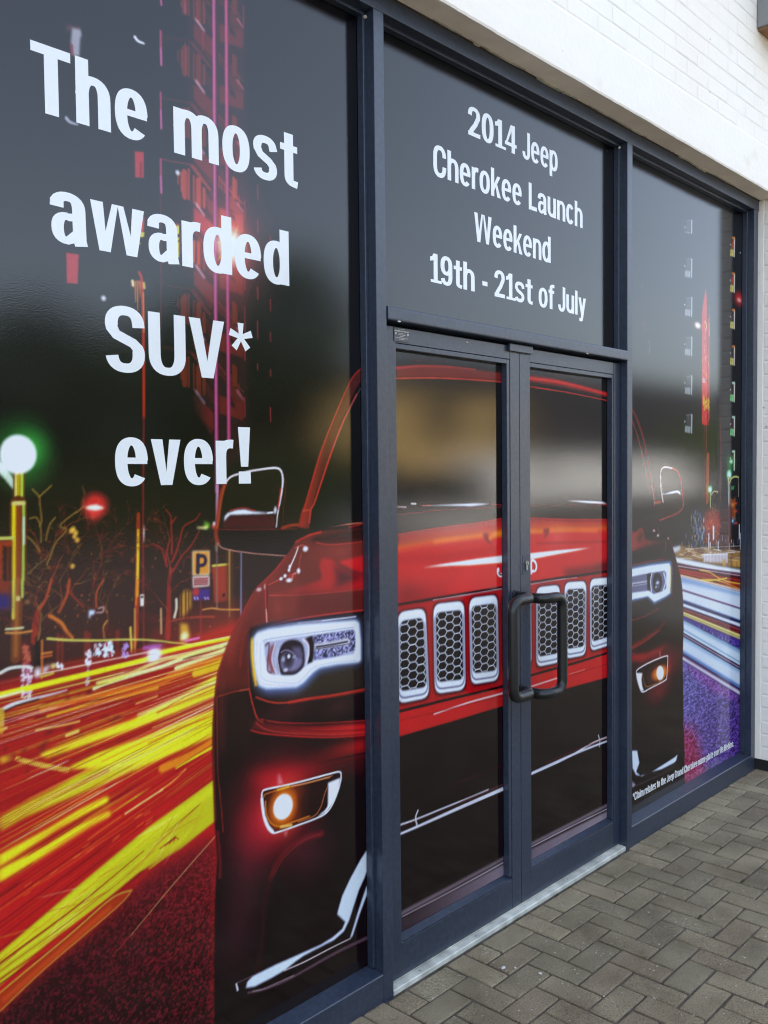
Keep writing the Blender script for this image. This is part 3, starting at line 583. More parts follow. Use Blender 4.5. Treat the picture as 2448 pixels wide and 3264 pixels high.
def paint_street_right(A, rs):
    WH = (226, 234, 248)
    A.poly([(3.5, 0), (5.3, 0), (5.3, 3.3), (3.5, 3.3)], (12, 11, 15), wall=True)
    A.poly([(2050, 1230), (2420, 1200), (2420, 1700), (2050, 1750)], (24, 18, 16), .7, 40)
    # tower windows
    for j, y in enumerate((345, 575, 835, 1100, 1360, 1620)):
        h = 132 if j else 95; y = y if j else y-30
        A.poly(frr(428,y, 436,y+4, 433,y+h+8, 426,y+h), (190,196,206), .9, .5)
        A.poly(frr(390,y+8, 430,y+2, 430,y+14, 398,y+18), (130,130,134), .7, .8)
        A.poly(frr(396,y+18, 426,y+12, 426,y+78, 392,y+84), (58,58,62), .9, .8)
        A.poly(frr(386,y+82, 424,y+86, 422,y+h+2, 384,y+h-6), (150,156,158), .85, .6)
        for x in (396, 404, 412): A.line(frr(x,y+88, x-1,y+h-6), 2.2, (70,76,84), .6, .5)
        A.glow(frr(385,y+54)[0], 9, 6, WH, 1, .7)
    for j, y in enumerate((435, 675, 920, 1165, 1410, 1640, 1870)):
        c = (206,190,96) if j < 4 else (120,200,120)
        A.poly(frr(714,y+6, 722,y+8, 720,y+135, 713,y+133), (226,220,206), .95, .4)
        A.poly(frr(700,y-2, 722,y-4, 722,y+12, 704,y+14), (206,130,60) if j < 4 else (200,226,200), .9, .7)
        A.poly(frr(700,y+24, 714,y+12, 714,y+78, 696,y+84), (160,56,32) if j < 2 else (70,46,40), .9, .7)
        if j < 6: A.poly(frr(691,y+80, 713,y+84, 711,y+132, 689,y+126), c, .95, .5); A.line(frr(700,y+86, 699,y+126), 5, (60,60,40), .6, .5); A.line(frr(692,y+100, 712,y+104), 2.5, (60,60,40), .5, .5)
        A.glow(frr(691,y+50)[0], 9, 6, (230,220,190), 1, .6)
    A.glow(frr(757,540)[0], 10, 6, WH, 1, .7)
    # red tower
    A.poly(frr(500,940, 512,850, 526,772, 534,860, 536,1700, 520,1700, 500,1690), (196,38,40), .95, 1.2); A.poly(frr(538,1000, 552,930, 552,1650, 540,1690), (170,40,44), .9, 1)
    A.glow(frr(525,1380)[0], 90, 330, (190,50,44), .5, 1.2)
    for k in range(90):
        x = rs.uniform(500, 552); y = rs.uniform(860, 1660)
        A.line(frr(x, y, x+rs.uniform(-6, 6), y+rs.uniform(6, 34)), rs.uniform(2, 5), [(226,170,60),(150,24,30),(236,120,90),(206,60,60)][rs.randint(4)], .7, .6)
    A.line(frr(520,1000, 532,1030, 524,1060), 7, (230,190,90)); A.line(frr(549,1010, 550,1100), 6, (220,170,80))
    for k in range(24): A.line(frr(500+rs.uniform(0,50), 1500+rs.uniform(0,60), 506+rs.uniform(0,44), 1540+rs.uniform(0,60)), 5, (214,180,50), .8, .6)
    A.glow(frr(512,1398)[0], 26, 13, (255,240,240), 1, .7); A.line(frr(500,1396, 550,1400), 5, (120,60,60), .7)
    A.line(frr(517,1700, 515,1790, 517,2180), 5, (130,40,30), .8); A.line(frr(530,1700, 530,1880), 6, (150,50,40), .8); A.line(frr(545,1640, 545,1700), 5, (180,50,50), .8)
    A.glow(frr(470,1028)[0], 90, 40, (206,90,50), .7, 1.4); A.glow(frr(472,1028)[0], 46, 21, (250,244,236), 1, .8, core=.25)
    A.glow(frr(752,850)[0], 110, 60, (196,24,20), .95, 1.1, core=.2); A.glow(frr(750,858)[0], 42, 18, (240,200,190), .9, 1, 'over')
    for k in range(26):
        x = rs.choice([75, 105, 120, 145])+rs.uniform(-6, 6); y = rs.uniform(940, 1220) if x > 130 else rs.uniform(930, 1080)
        A.line(frr(x, y, x, y+rs.uniform(14, 50)), 5, (110,34,30), .45, 1.2)
    A.line(frr(145,1130, 150,1170, 145,1215), 6, (170,90,40), .8, 1); A.line(frr(140,1380, 140,1540), 4, (90,30,26), .7)
    A.line(frr(100,760, 98,768), 6, (170,150,150), .5)
    A.line(frr(625,1560, 625,2212), 5, (150,36,34), .85); A.line(frr(540,1900, 535,2212), 34, (150,66,30), .9, 3); A.line(frr(520,1960, 514,2212), 5, (120,50,34), .8)
    # green street lamps
    A.glow(frr(695,1945)[0], 100, 70, (20,150,50), .9, 1.3); A.glow(frr(683,2030)[0], 80, 60, (30,170,70), .9, 1.3); A.glow(frr(555,2130)[0], 70, 48, (20,150,60), .9, 1.3)
    A.glow(frr(696,1942)[0], 30, 16, (190,240,200), 1, .8); A.glow(frr(683,2030)[0], 36, 30, (190,255,230), 1, .7, core=.3); A.glow(frr(555,2130)[0], 30, 22, (200,255,230), 1, .7, core=.3)
    A.line(fk(505,60, 512,200, 512,580), 13, (180,130,40), .95, 1); A.line(fk(500,60, 505,420, 502,720), 7, (206,220,214), .9, .8); A.line(fk(512,110, 530,70, 560,55, 590,60), 10, (196,190,110), .95, 1)
    A.poly(fk(515,250, 560,252, 560,430, 515,420), (134,60,24), .95, 1); A.glow(fk(538,305)[0], 30, 18, (206,110,40), .9, .8); A.poly(fk(524,140, 556,135, 552,170, 526,172), (60,150,90), .8, 1)
    A.line(fk(560,240, 562,440), 6, (190,120,50), .8); A.line(fk(590,60, 592,230), 6, (190,190,160), .8)
    A.glow(fk(538,445)[0], 46, 30, (30,120,190), .95, .9); A.glow(fk(538,445)[0], 18, 12, (190,240,255), 1, .8)
    for y in (290, 360, 465): A.glow(fk(568,y)[0], 40, 14, (206,50,24), .9, 1)
    A.line(fk(342,200, 344,330), 9, (190,206,120), .9, 1); A.line(fk(350,215, 375,185, 410,190), 8, (196,170,120), .9, 1); A.line(fk(344,330, 340,700), 7, (170,90,50), .8)
    # distant shop lights
    A.poly(fk(290,350, 430,330, 430,660, 290,640), (104,22,18), .95, 5); A.glow(fk(360,470)[0], 260, 70, (150,34,20), .7, 1)
    A.poly(fk(440,330, 530,300, 540,700, 430,700), (66,18,20), .8, 5)
    for k in range(150):
        x = rs.uniform(170, 290); y = rs.uniform(350, 700)
        A.line(fk(x, y, x, y+rs.uniform(8, 50)), rs.uniform(3, 9), [(40,90,170),(90,150,200),(190,206,220),(26,30,60),(120,120,130),(20,16,24)][rs.randint(6)], rs.uniform(.4, .9), .7)
    for k in range(70):
        x = rs.uniform(70, 620); y = rs.uniform(560, 700)
        A.line(fk(x, y, x, y+rs.uniform(10, 60)), rs.uniform(3, 8), [(190,130,70),(206,206,214),(150,60,40),(100,110,150),(30,20,26)][rs.randint(5)], rs.uniform(.4, .9), .7)
    for k in range(60):
        x = rs.uniform(290, 430); y = rs.uniform(330, 640)
        A.line(fk(x, y, x+rs.uniform(-14, 14), y+rs.uniform(6, 26)), rs.uniform(3, 7), [(190,60,24),(220,140,50),(80,16,14)][rs.randint(3)], .7, .7)
    for x, y0, y1 in ((368,490,610), (374,500,600), (412,630,740), (330,560,690), (342,640,730), (598,480,600), (608,560,700)): A.line(fk(x, y0, x, y1), 10, (232,232,236), .95, .7)
    A.poly(fk(20,690, 80,660, 200,690, 340,680, 430,700, 620,700, 620,870, 400,840, 200,800, 40,770), (164,120,66), .85, 4)
    A.poly(fk(-20,680, 75,665, 80,700, 0,740), (206,214,226), .9, 3)
    for k in range(80):
        x = rs.uniform(60, 560); y = rs.uniform(690, 800)
        A.line(fk(x, y, x+rs.uniform(20, 90), y+rs.uniform(-6, 12)), rs.uniform(2.5, 6), [(226,214,190),(110,70,50),(196,150,90),(230,226,226),(90,40,40)][rs.randint(5)], .75, .7)
    A.poly(fk(285,735, 495,725, 495,815, 285,805), (196,190,206), .85, 1.5)
    for k in range(8): A.line(fk(288+k*29,735, 288+k*29,812), 4, (236,236,240), .8, .6)
    A.line(fk(285,745, 495,738), 4, (240,240,244), .9); A.line(fk(200,690, 300,680, 620,665), 3.5, (206,190,170), .8); A.line(fk(350,755, 400,710), 5, (206,180,130), .8)
    for x in (450, 540, 575): A.poly(fk(x,780, x+30,785, x+30,850, x,840), (200,150,60), .8, 2)
    # ---- trails
    def band(y0, y1, y2, y3, col, soft=1.2, al=1.0):   # left top, left bottom, right top, right bottom at x = 40 and 660
        x0, x1 = 20, 700
        f = lambda x, ya, yb: ya+(yb-ya)*(x-100)/520.0
        A.poly(fk(x0, f(x0,y0,y2), x1, f(x1,y0,y2), x1, f(x1,y1,y3), x0, f(x0,y1,y3)), col, al, soft)
    def ln(y0, y2, w, col, al=.95, soft=.8):
        f = lambda x: y0+(y2-y0)*(x-100)/520.0
        A.line(fk(20, f(20), 700, f(700)), w, col, al, soft, smooth=False)
    A.poly(fk(30,765, 200,800, 400,840, 700,890, 700,925, 400,885, 200,850, 20,810), WH, 1, 1.5)
    A.poly(fk(20,815, 200,850, 400,885, 700,925, 700,1090, 300,985, 20,915), (92,10,14), 1, 1.5)
    for y0, y2, w, c in ((850,930,4,(206,200,220)), (862,945,4,(20,8,16)), (880,975,6,(190,40,24)), (890,1000,8,(150,24,20)), (905,1020,5,(206,60,24)), (925,1050,5,(226,150,60)), (840,905,3,(60,30,80))): ln(y0, y2, w, c)
    A.line(fk(250,880, 340,900, 420,950, 520,985, 620,1002), 7, (226,170,40), .95, .8); A.line(fk(260,965, 400,965, 490,950), 9, (214,190,50), .95, .8); A.line(fk(400,970, 520,1010, 620,1050), 7, (214,130,30), .95, .8)
    for k in range(30): A.line(fk(260+k*12, 966+abs(k-10)*1.6, 268+k*12, 972+abs(k-10)*1.6), 4, (236,196,60), .8, .6)
    band(930,1050,1068,1218, (206,216,234)); band(940,990,1085,1110, (90,130,180), 4, .7); ln(932,1062,5,(240,236,220)); ln(935,1075,3,(200,90,50),.7)
    ln(1055,1218,6,(130,60,110)); ln(1060,1224,3,(60,40,110)); band(1064,1150,1228,1330, (210,220,236))
    band(1140,1180,1325,1352, (30,50,110), 2); ln(1162,1345,8,(14,14,50)); band(1172,1202,1355,1388, (214,222,244)); band(1200,1222,1386,1408, (38,14,60)); band(1216,1250,1400,1462, (104,20,24), 2)
    ln(1222,1408,4,(180,90,90),.8); band(1244,1280,1452,1500, (206,190,110)); ln(1262,1478,4,(150,130,60)); ln(1252,1462,4,(240,230,160),.8)
    band(1282,1315,1500,1590, (64,40,130), 2); band(1318,1432,1592,1730, (202,216,234)); band(1316,1336,1590,1618, (70,120,160), 4, .8); ln(1400,1700,8,(70,120,160),.6,3)
    ln(1436,1738,9,(16,12,44)); ln(1446,1750,6,(190,150,190)); ln(1456,1764,6,(40,16,50)); band(1466,1612,1772,1932, (202,214,234)); band(1466,1490,1772,1796, (90,140,180), 4, .7); band(1590,1618,1905,1936, (50,90,160), 3, .9)
    ln(1622,1940,7,(24,14,60)); ln(1632,1950,5,(130,60,120)); band(1642,1672,1958,1992, (206,206,222))
    # purple speckled road
    A.poly(fk(20,1625, 700,2048)+[(2420, 2900), (2120, 2900)], A.grad((2200, 2150), (2380, 2520), (96, 88, 150), (62, 22, 104)), 1, 1.2)
    A.poly([(2120, 2300), (2215, 2330), (2290, 2620), (2120, 2700)], (150, 26, 66), .85, 22)
    A.poly(fk(100,1690, 160,1720, 560,1980, 620,2030, 400,1960, 200,1800), (150,60,150), .7, 10)
    b = A.box(A.w*0.0+(4.25-A.X0)*A.S, 0, A.w, (1.35-A.Z0)*A.S); x0, y0, x1, y1 = b
    nn = vnoise(rs, y1-y0, (x1-x0)//3+2, 2.4); nn = np.repeat(nn, 3, axis=1)[:, :x1-x0]
    bb, mm = A.mask(A.pts(fk(20,1640, 700,2060)+[(2420, 2900), (2120, 2900)]), 2)
    full = np.zeros((A.h, A.w), np.float32); full[bb[1]:bb[3], bb[0]:bb[2]] = mm; mm = full[y0:y1, x0:x1]
    A.a[y0:y1, x0:x1] += (mm*(nn-.5)*.55)[..., None]*np.array([.8, .7, 1.0], np.float32)
    A.a[:] = np.clip(A.a, 0.02, 1)
    bb, mm = A.mask(A.pts(fk(180,1330, 560,1500, 620,1580, 620,1590, 250,1390)), 2)
    full[:] = 0; full[bb[1]:bb[3], bb[0]:bb[2]] = mm; nz = vnoise(rs, A.h, A.w, 3)
    A.a += (full*(nz-.5)*.6)[..., None]; A.a[:] = np.clip(A.a, 0.02, 1)
def body_outline():
    L = fb(1395,560, 1000,672, 900,700, 785,760, 760,790, 690,895, 600,1010, 520,1092, 440,1165, 390,1240, 315,1382)+fa(240,270, 160,480, 100,650, 75,800, 60,950, 47,1150, 45,1382)
    L += fc(50,200, 62,600, 74,750, 86,950, 74,1110, 64,1382)+fd(60,700, 60,1283)+[(680, 3600)]
    Rr = [(2182, 2950)]+c6(853,380, 853,0)+fh(492,2212, 490,1900, 485,1700, 487,1600, 494,1400, 490,1160, 480,1020, 465,920, 440,830, 410,720, 385,640, 360,590, 320,520, 282,440)
    return L, Rr
def paint_car(A, rs):
    WH = (232, 236, 246); BK = (20, 8, 12); RD = (200, 28, 30)
    L, Rr = body_outline()
    top = fh(240,425, 32,440)+[(1940, 1596)]+fp(1220,1690, 500,1690, 60,1700)
    # windscreen, roof
    A.poly(q3(1568,478, 1520,530, 1450,670, 1380,850, 1320,1060)+fb(900,655)+fp(60,1800, 1220,1740)+fh(200,330)+frr(160,2060, 120,1850, 60,1650, 25,1590)+q4(965,600, 860,555, 750,528, 630,510, 500,488, 300,478, 50,482), (14, 12, 13), 1, 1)
    # mirror left (behind the body)
    A.poly(fb(150,250, 220,190, 370,150, 520,125, 610,118, 650,150, 665,250, 640,430, 612,640, 790,650, 780,720, 700,890, 520,880, 250,850, 140,820, 90,780, 70,700, 85,600, 100,450, 120,330), (26, 18, 16), 1, .8)
    A.poly(fb(85,655, 790,655, 770,745, 700,890, 520,880, 250,850, 140,820, 90,780, 70,700), (20, 9, 14), 1, .8)
    A.line(fb(165,240, 125,330, 105,450, 88,600, 76,700, 95,780), 12, (146, 44, 26), .95, 4); A.line(fb(150,280, 118,430, 95,600, 84,650), 5, (190, 80, 44), .7, 2)
    A.poly(fb(120,640, 165,545, 400,530, 600,530, 605,655, 120,655), (70, 18, 26), .95, 3); A.line(fb(85,660, 400,662, 790,655), 3, (110,24,24), .8, 1)
    A.poly(fb(150,592, 152,545, 180,515, 250,490, 330,483, 400,500, 530,513, 520,522, 400,526, 200,532, 170,560), WH, 1, .7); A.line(fb(200,495, 280,474, 340,474, 420,496), 4, (190,40,44), .8, 1.5)
    A.line(fb(530,516, 575,512), 5, WH); A.poly(fb(600,448, 612,480, 606,520, 584,520, 588,480), WH, .95, .7)
    A.line(fb(165,240, 220,190, 370,148, 520,124, 610,119, 650,145, 666,220, 657,320), 5, (236,220,222), 1, .7, w1=6); A.line(fb(657,320, 640,420, 622,510, 608,638), 6, (230,216,222), 1, .7, w1=3)
    A.line(fb(648,300, 622,480), 5, (190,30,30), .9, 1); A.line(fb(675,180, 690,300, 670,480, 668,600), 2.5, (120,24,20), .7, 1)
    A.line(fb(90,780, 140,826, 300,858, 500,880, 700,892), 2.6, (206,140,120), .95, .7); A.line(fb(660,648, 720,628, 800,618), 9, (150,44,24), .95, 2)
    # A pillar left
    A.poly(q3(1568,478, 1515,530, 1450,670, 1380,850, 1320,1060)+fb(830,500, 800,640, 900,655, 910,500, 990,250, 1080,0)+q3(1480,700, 1540,570, 1568,530), A.grad(fb(900,250)[0], fb(990,280)[0], (150,34,28), (76,26,24)), 1, 1)
    A.line(q3(1568,482, 1520,530, 1455,670, 1385,850, 1310,1106), 4, (190,40,32), .9, 1); A.line(q3(1540,600, 1480,720, 1420,880, 1360,1060)+fb(915,480, 898,600), 6, (206,40,34), .95, 1)
    A.line(q3(1566,560, 1530,620, 1480,730, 1440,830), 4, (110,104,110), .6, 2)
    A.line(fb(845,495, 905,488), 3, (206,90,60), .8, 1)
    # body
    Q = [p for p in L]+Rr+top
    A.poly(Q, BK, 1, 1.2)
    bb, mm = A.mask(A.pts(Q), 1.2); clip = np.zeros((A.h, A.w), np.float32); clip[bb[1]:bb[3], bb[0]:bb[2]] = mm; A.clip = clip
    # left wing
    A.poly(fb(775,765, 900,690, 1000,672, 1405,640, 1405,1382)+fa(1400,125, 900,190, 540,240, 372,290, 362,420, 360,640, 368,820, 240,850, 80,900, 60,700)+fb(300,1382, 500,1080, 690,890), (104, 34, 28), 1, 2)
    A.poly(fa(60,560, 200,500, 372,300, 365,820, 240,850, 60,900), (70,20,18), .8, 14)
    A.poly(fa(40,830, 365,830, 400,960, 440,1080, 400,1382, 40,1382), (30,14,13), .95, 8)
    A.poly(fb(900,760, 950,720, 1100,690, 1400,640, 1400,760, 1100,790, 980,780), (40,18,16), .9, 3)
    A.poly(fb(545,1240, 850,1155, 1000,1105, 1008,1060, 985,985, 1005,912, 1100,925, 1160,985, 1260,1040, 1405,1072, 1405,1190, 1000,1222), A.grad(fb(700,1200)[0], fb(1300,1150)[0], (130,34,30), (200,26,30)), 1, 2)
    A.poly(fb(1150,945, 1405,882, 1405,1060, 1280,1020), (204,28,32), 1, 2); A.poly(fb(1100,925, 1160,1000, 1280,1050, 1405,1080, 1300,1110, 1180,1160, 1090,1170, 1150,1100, 1120,1020), (70,22,30), .9, 6)
    A.line(fb(545,1242, 900,1232, 1405,1182), 3, (214,60,50), .9, 1); A.poly(fb(545,1250, 1405,1200, 1405,1370, 800,1382), (96,26,24), .9, 8)
    A.line(fb(960,775, 1100,795, 1405,765), 3.5, (180,44,36), .9, 1.2); A.line(fb(775,770, 880,715, 1000,680), 7, (206,44,34), .95, 1.2); A.line(fb(985,658, 1100,635, 1200,618, 1395,600), 6, (206,110,80), .9, 1, w1=4); A.line(fb(1230,545, 1395,530), 3, (190,130,90), .8)
    A.line(fb(1250,640, 1395,605), 6, (170,30,28), .8, 1.5); A.line(fb(880,830, 840,800, 780,820), 5, (190,80,70), .8, 1)
    A.line(fb(800,820, 775,890, 735,980), 4, (236,220,220), .95, .7, w1=5); A.line(fb(830,870, 810,960, 806,1010), 3, (190,60,54), .8, .8); A.line(fb(690,1070, 600,1120, 530,1150), 3.5, (206,70,60), .8, 1)
    for x, y, rx, ry in ((800,680,9,9), (865,832,13,10), (804,1026,9,10), (722,1107,15,8), (685,1070,8,7), (650,1095,8,6), (455,1190,12,7), (727,990,6,8), (720,1018,6,7), (508,1165,5,10)):
        A.glow(fb(x, y)[0], rx, ry, WH, 1, .6, 'over', core=.3)
    A.line(fb(750,1090, 752,1060, 780,1045), 4, (226,200,196), .9, .8); A.poly(fb(700,1060, 790,1040, 760,1095, 720,1080), (190,44,36), .8, 2)
    A.line(fb(520,1120, 512,1200, 516,1382)+fa(518,100, 525,235), 4.5, (190,36,32), .95, .8); A.line(fa(519,120, 524,232), 3, (230,190,180), .9, .6)
    A.line(fb(528,1130, 526,1382), 4, (40,14,14), .7, 1.5)
    A.line(fb(690,895, 600,1010, 520,1092, 440,1165, 390,1240, 315,1382)+fa(240,270, 160,480, 100,650, 78,800), 6, (214,44,34), .9, 2)
    A.line(fa(100,650, 76,820, 62,950, 52,1150, 50,1382)+fc(56,200, 68,600), 8, (120,22,22), .9, 3); A.line(fa(84,900, 88,1382)+fc(95,200, 125,500, 140,700), 3, (150,30,28), .8, 1.2); A.line(fc(90,700, 112,960, 110,1100), 9, (120,18,24), .7, 4)
    A.line(fa(90,890, 240,845, 368,826), 3, (150,40,30), .9, 1); A.line(fa(285,835, 368,822), 3.5, (170,70,50), .8, 1)
    A.line(fa(365,300, 330,330, 300,500, 290,620), 5, (150,34,28), .6, 4); A.line(fa(372,300, 362,420, 360,640, 372,830), 3.5, (176,40,30), .7, 1.2)
    A.line(fa(560,262, 800,205, 1100,160, 1400,124), 4, (214,50,40), .95, 1.2, w1=5)
    A.glow(fa(620,110)[0], 70, 110, (120, 44, 34), .45, 1.4); A.glow(fa(760,60)[0], 50, 120, (110, 40, 30), .35, 1.4); A.glow(fb(1180,860)[0], 160, 70, (130, 34, 32), .4, 1.2)
    A.glow(fa(200,420)[0], 60, 190, (120, 34, 26), .5, 1.3); A.glow(fa(120,1000)[0], 26, 200, (96, 20, 20), .45, 1.2); A.line(fb(690,900, 560,1090, 430,1230)+fa(330,160, 250,360, 190,560), 30, (150,40,32), .35, 12)
    # ---- head lamp (left)
    A.poly(fa(365,300, 540,252, 900,205, 1400,140, 1402,800, 1390,830, 1100,865, 900,890, 700,925, 560,925, 430,885, 385,830, 362,560), (30,19,19), 1, 2)
    A.poly(fa(900,700, 1100,650, 1390,620, 1385,815, 1100,860, 800,900, 560,905, 700,860), (46,36,28), .95, 8)
    A.poly(fa(395,380, 440,310, 560,270, 800,240, 1000,225, 1320,200, 1350,240, 1360,590, 1150,625, 990,660, 860,800, 790,840, 520,860, 440,800, 400,600), (110,140,210), .85, 7)
    LED = fa(402,375, 440,322, 540,290, 800,252, 1000,237, 1310,215, 1338,240, 1354,400, 1355,575, 1330,588, 1150,606, 990,636, 930,678, 850,765, 790,805, 640,815, 520,820, 455,795, 424,700, 404,560)
    A.poly(LED, (232,238,250), 1, 1.5)
    IN = fa(500,410, 600,395, 760,365, 930,348, 1285,298, 1305,325, 1305,480, 1290,515, 1100,545, 950,572, 900,600, 830,650, 740,690, 640,702, 560,690, 528,640, 505,520)
    A.poly(IN, (176,178,206), 1, 1.2)
    for o in (14, 30, 44): A.line([(x, y) for x, y in fa(470+o*.5,400+o*.3, 560,370+o*.3, 900,325+o*.2, 1290,272+o*.2)], 1.6, (150,150,180), .5, .6)
    A.line(fa(470,420, 470,620, 500,740, 760,770, 860,710, 940,630, 1100,590, 1310,570), 2, (160,160,190), .6, .7); A.line(fa(440,400, 436,600, 470,760, 640,790, 790,775, 900,670, 960,625), 1.6, (190,150,180), .5, .7)
    A.poly(fa(930,350, 1290,298, 1303,330, 1303,480, 1100,545, 940,565), (112,110,150), 1, 1.2)
    b = A.mask(A.pts(fa(940,352, 1290,300, 1302,330, 1302,485, 1100,540, 945,560)), 1); bb, mm = b
    nz = vnoise(rs, A.h, A.w, 2.4)[bb[1]:bb[3], bb[0]:bb[2]]
    A.a[bb[1]:bb[3], bb[0]:bb[2]] += (mm*(nz-.5)*.8)[..., None]*np.array([.9, .9, 1.1], np.float32); A.a[:] = np.clip(A.a, .02, 1)
    A.poly(fa(940,425, 1100,400, 1240,372, 1262,400, 1252,428, 1100,455, 945,478), (196,194,206), 1, 1); A.line(fa(960,452, 1100,430, 1235,405), 6, (60,50,66), 1, .8); A.line(fa(950,470, 1100,447, 1250,424), 2.5, (40,34,50), .8, .6)
    A.line(fa(515,440, 545,430, 530,640, 560,680), 6, (90,60,80), .8, 1.5); A.poly(fa(560,440, 600,420, 570,560, 605,690, 560,680, 525,560), (130,50,54), .8, 2); A.line(fa(600,420, 570,560, 610,690), 5, (206,204,220), .9, 1)
    A.poly(fa(870,372, 925,352, 940,420, 936,540, 925,585, 880,600, 895,500, 888,420), (20,14,20), 1, 1); A.line(fa(845,385, 888,430, 890,520, 870,600), 8, (214,214,228), .95, 1); A.line(fa(862,380, 900,440, 900,540), 2.5, (130,40,50), .8)
    A.poly(fa(650,690, 690,700, 780,690, 850,620, 858,520, 840,430, 790,392, 720,392, 660,430, 625,520, 622,620), (34,24,36), 1, 1.2, smooth=True)
    A.poly(fa(650,560, 680,500, 740,490, 790,540, 830,540, 835,600, 780,660, 700,665, 655,640), (120,112,146), 1, 1.5, smooth=True); A.poly(fa(740,455, 820,450, 845,520, 835,550, 790,545), (96,88,120), .9, 2)
    A.glow(fa(715,555)[0], 26, 34, (34,28,38), 1, .5, 'over'); A.glow(fa(718,535)[0], 7, 8, WH, 1, .6, 'over', core=.4); A.glow(fa(690,655)[0], 12, 8, (226,226,240), 1, .8, 'over'); A.glow(fa(765,540)[0], 9, 7, (170,170,196), .9, .8, 'over'); A.line(fa(650,500, 690,480, 750,500, 790,560), 3, (160,150,186), .8, .8); A.glow(fa(670,560)[0], 10, 12, (190,190,220), .9, .8, 'over')
    A.line(fa(630,470, 618,560, 640,690), 3, (206,206,220), .9, .8)
    A.poly(fa(386,372, 402,368, 404,480, 410,600, 424,700, 442,792, 420,800, 398,690, 383,540, 380,440), (232,170,34), 1, 1.2); A.line(fa(398,400, 402,560, 430,740), 3, (250,220,90), .9, 1)
    A.line(fa(800,243, 1000,222, 1308,184), 4.5, (206,206,224), .95, .8); A.line(fa(620,275, 760,245, 1000,226), 5, (130,130,160), .8, 2)
    A.line(fa(1378,170, 1385,400, 1395,640, 1392,800), 4, (120,24,24), .8, 1.5)
    A.line(fa(430,895, 560,938, 700,942, 900,905, 1100,878, 1392,822), 5, (176,48,32), .95, 1.5); A.line(fa(720,942, 900,910, 1100,884, 1392,832), 9, (206,40,30), .6, 3)
    A.line(fa(368,820, 400,960, 440,1080, 490,1120), 4, (196,44,34), .9, 1); A.line(fa(470,1090, 560,1108, 700,1122, 1000,1125, 1410,1100), 4, (176,34,30), .9, 1.2); A.line(fa(500,1100, 700,1138, 1410,1118), 5, (20,6,10), .8, 1.5)
    A.poly(fa(385,1180, 420,1090, 520,1125, 800,1150, 1000,1150, 1410,1118, 1412,1225, 1100,1245, 800,1236, 500,1212), A.grad(fa(420,1180)[0], fa(1250,1180)[0], (80,18,20), (196,26,30)), 1, 3)
    A.line(fa(430,1120, 520,1180, 700,1210, 1100,1225, 1400,1205), 3, (214,60,50), .6, 1.5); A.line(fa(385,1185, 500,1215, 800,1240, 1100,1248, 1412,1228), 3.5, (196,36,34), .9, 1); A.line(fa(650,1160, 1000,1195, 1400,1180), 5, (90,16,22), .6, 2.5)
    A.poly(fa(900,1390, 1100,1325, 1412,1258, 1412,1400)+fc(1412,0, 1150,52, 900,80), A.grad(fa(960,1382)[0], fa(1340,1330)[0], (70,14,18), (206,28,30)), 1, 10)
    A.line(fc(1412,0, 1250,32, 1000,90, 800,120), 5, (24,8,12), .95, 2)
    A.poly(fc(340,195, 700,135, 1000,98, 1300,35, 1412,20, 1412,150, 1300,170, 1170,155, 850,230, 500,320), A.grad(fc(650,200)[0], fc(1300,100)[0], (176,20,26), (76,16,20)), .95, 12)
    # ---- fog lamp left
    A.glow(fc(620,470)[0], 250, 240, (190,16,26), .95, 1.5); A.glow(fc(540,600)[0], 150, 130, (170,14,24), .7, 1.3)
    OUT = fc(480,420, 484,350, 520,325, 680,290, 850,250, 1100,182, 1160,170, 1180,195, 1166,290, 1112,440, 1050,530, 960,580, 800,640, 620,702, 572,704, 530,660, 496,560)
    A.poly(OUT, (28,8,12), 1, 1); A.glow(fc(690,480)[0], 115, 110, (206,70,14), .95, 1.2); A.poly(fc(800,400, 960,300, 1050,260, 1040,380, 960,520, 830,560), (34,10,12), .8, 8)
    A.line(fc(500,390, 520,365, 700,310, 900,265, 1100,205), 4, (206,110,40), .8, 1); A.line(fc(740,298, 900,262, 1080,218), 3.5, (226,150,100), .8, .8)
    A.poly(fc(1062,268, 1172,222, 1158,330, 1112,440, 1050,525, 960,578, 1050,490, 1062,450, 1066,300), WH, 1, .8); A.line(fc(1060,300, 1030,380, 1000,480, 940,560, 800,610), 3.5, (206,110,60), .8, .8); A.poly(fc(1050,400, 1060,470, 1020,520, 1000,520, 1035,440), (20,6,10), 1, 1)
    A.line(OUT+OUT[:1], 5, WH, 1, .7); A.line(fc(482,410, 486,460, 500,560, 535,650, 575,698), 10, WH, .95, .9); A.line(fc(512,430, 520,540, 560,620, 640,650, 760,610, 900,560), 4, (214,120,30), .9, .9)
    A.poly(fc(470,405, 500,350, 560,320, 1110,165, 1178,160, 1196,200, 1170,320, 1120,460, 1050,550), (60,14,30), 0, 1)
    A.glow(fc(668,478)[0], 62, 70, (236,120,14), 1, .9, 'over', core=.35)
    A.poly([(667+0, 0)][:0]+[(660+.36166*(667+84*math.cos(t)+16*math.sin(t)), 2400+.36166*(478-114*math.sin(t))) for t in [k*math.tau/28 for k in range(28)]], (250,252,255), 1, 1.2)
    A.poly(fc(622,180, 640,200, 672,280, 620,290), (214,120,130), .85, 2); A.poly(fc(670,690, 710,680, 692,752), (206,110,120), .85, 2); A.line(fc(620,330, 720,300), 6, (226,170,40), .9, 1.5); A.line(fc(650,655, 740,640), 8, (236,190,90), .9, 2)
    A.line(fc(1010,715, 900,742, 780,800, 680,880, 600,1000, 560,1110), 20, (92,16,22), .9, 7, w1=12); A.line(fc(1000,720, 860,770, 720,880, 640,980, 590,1080), 3, (140,40,40), .6, 1.5)
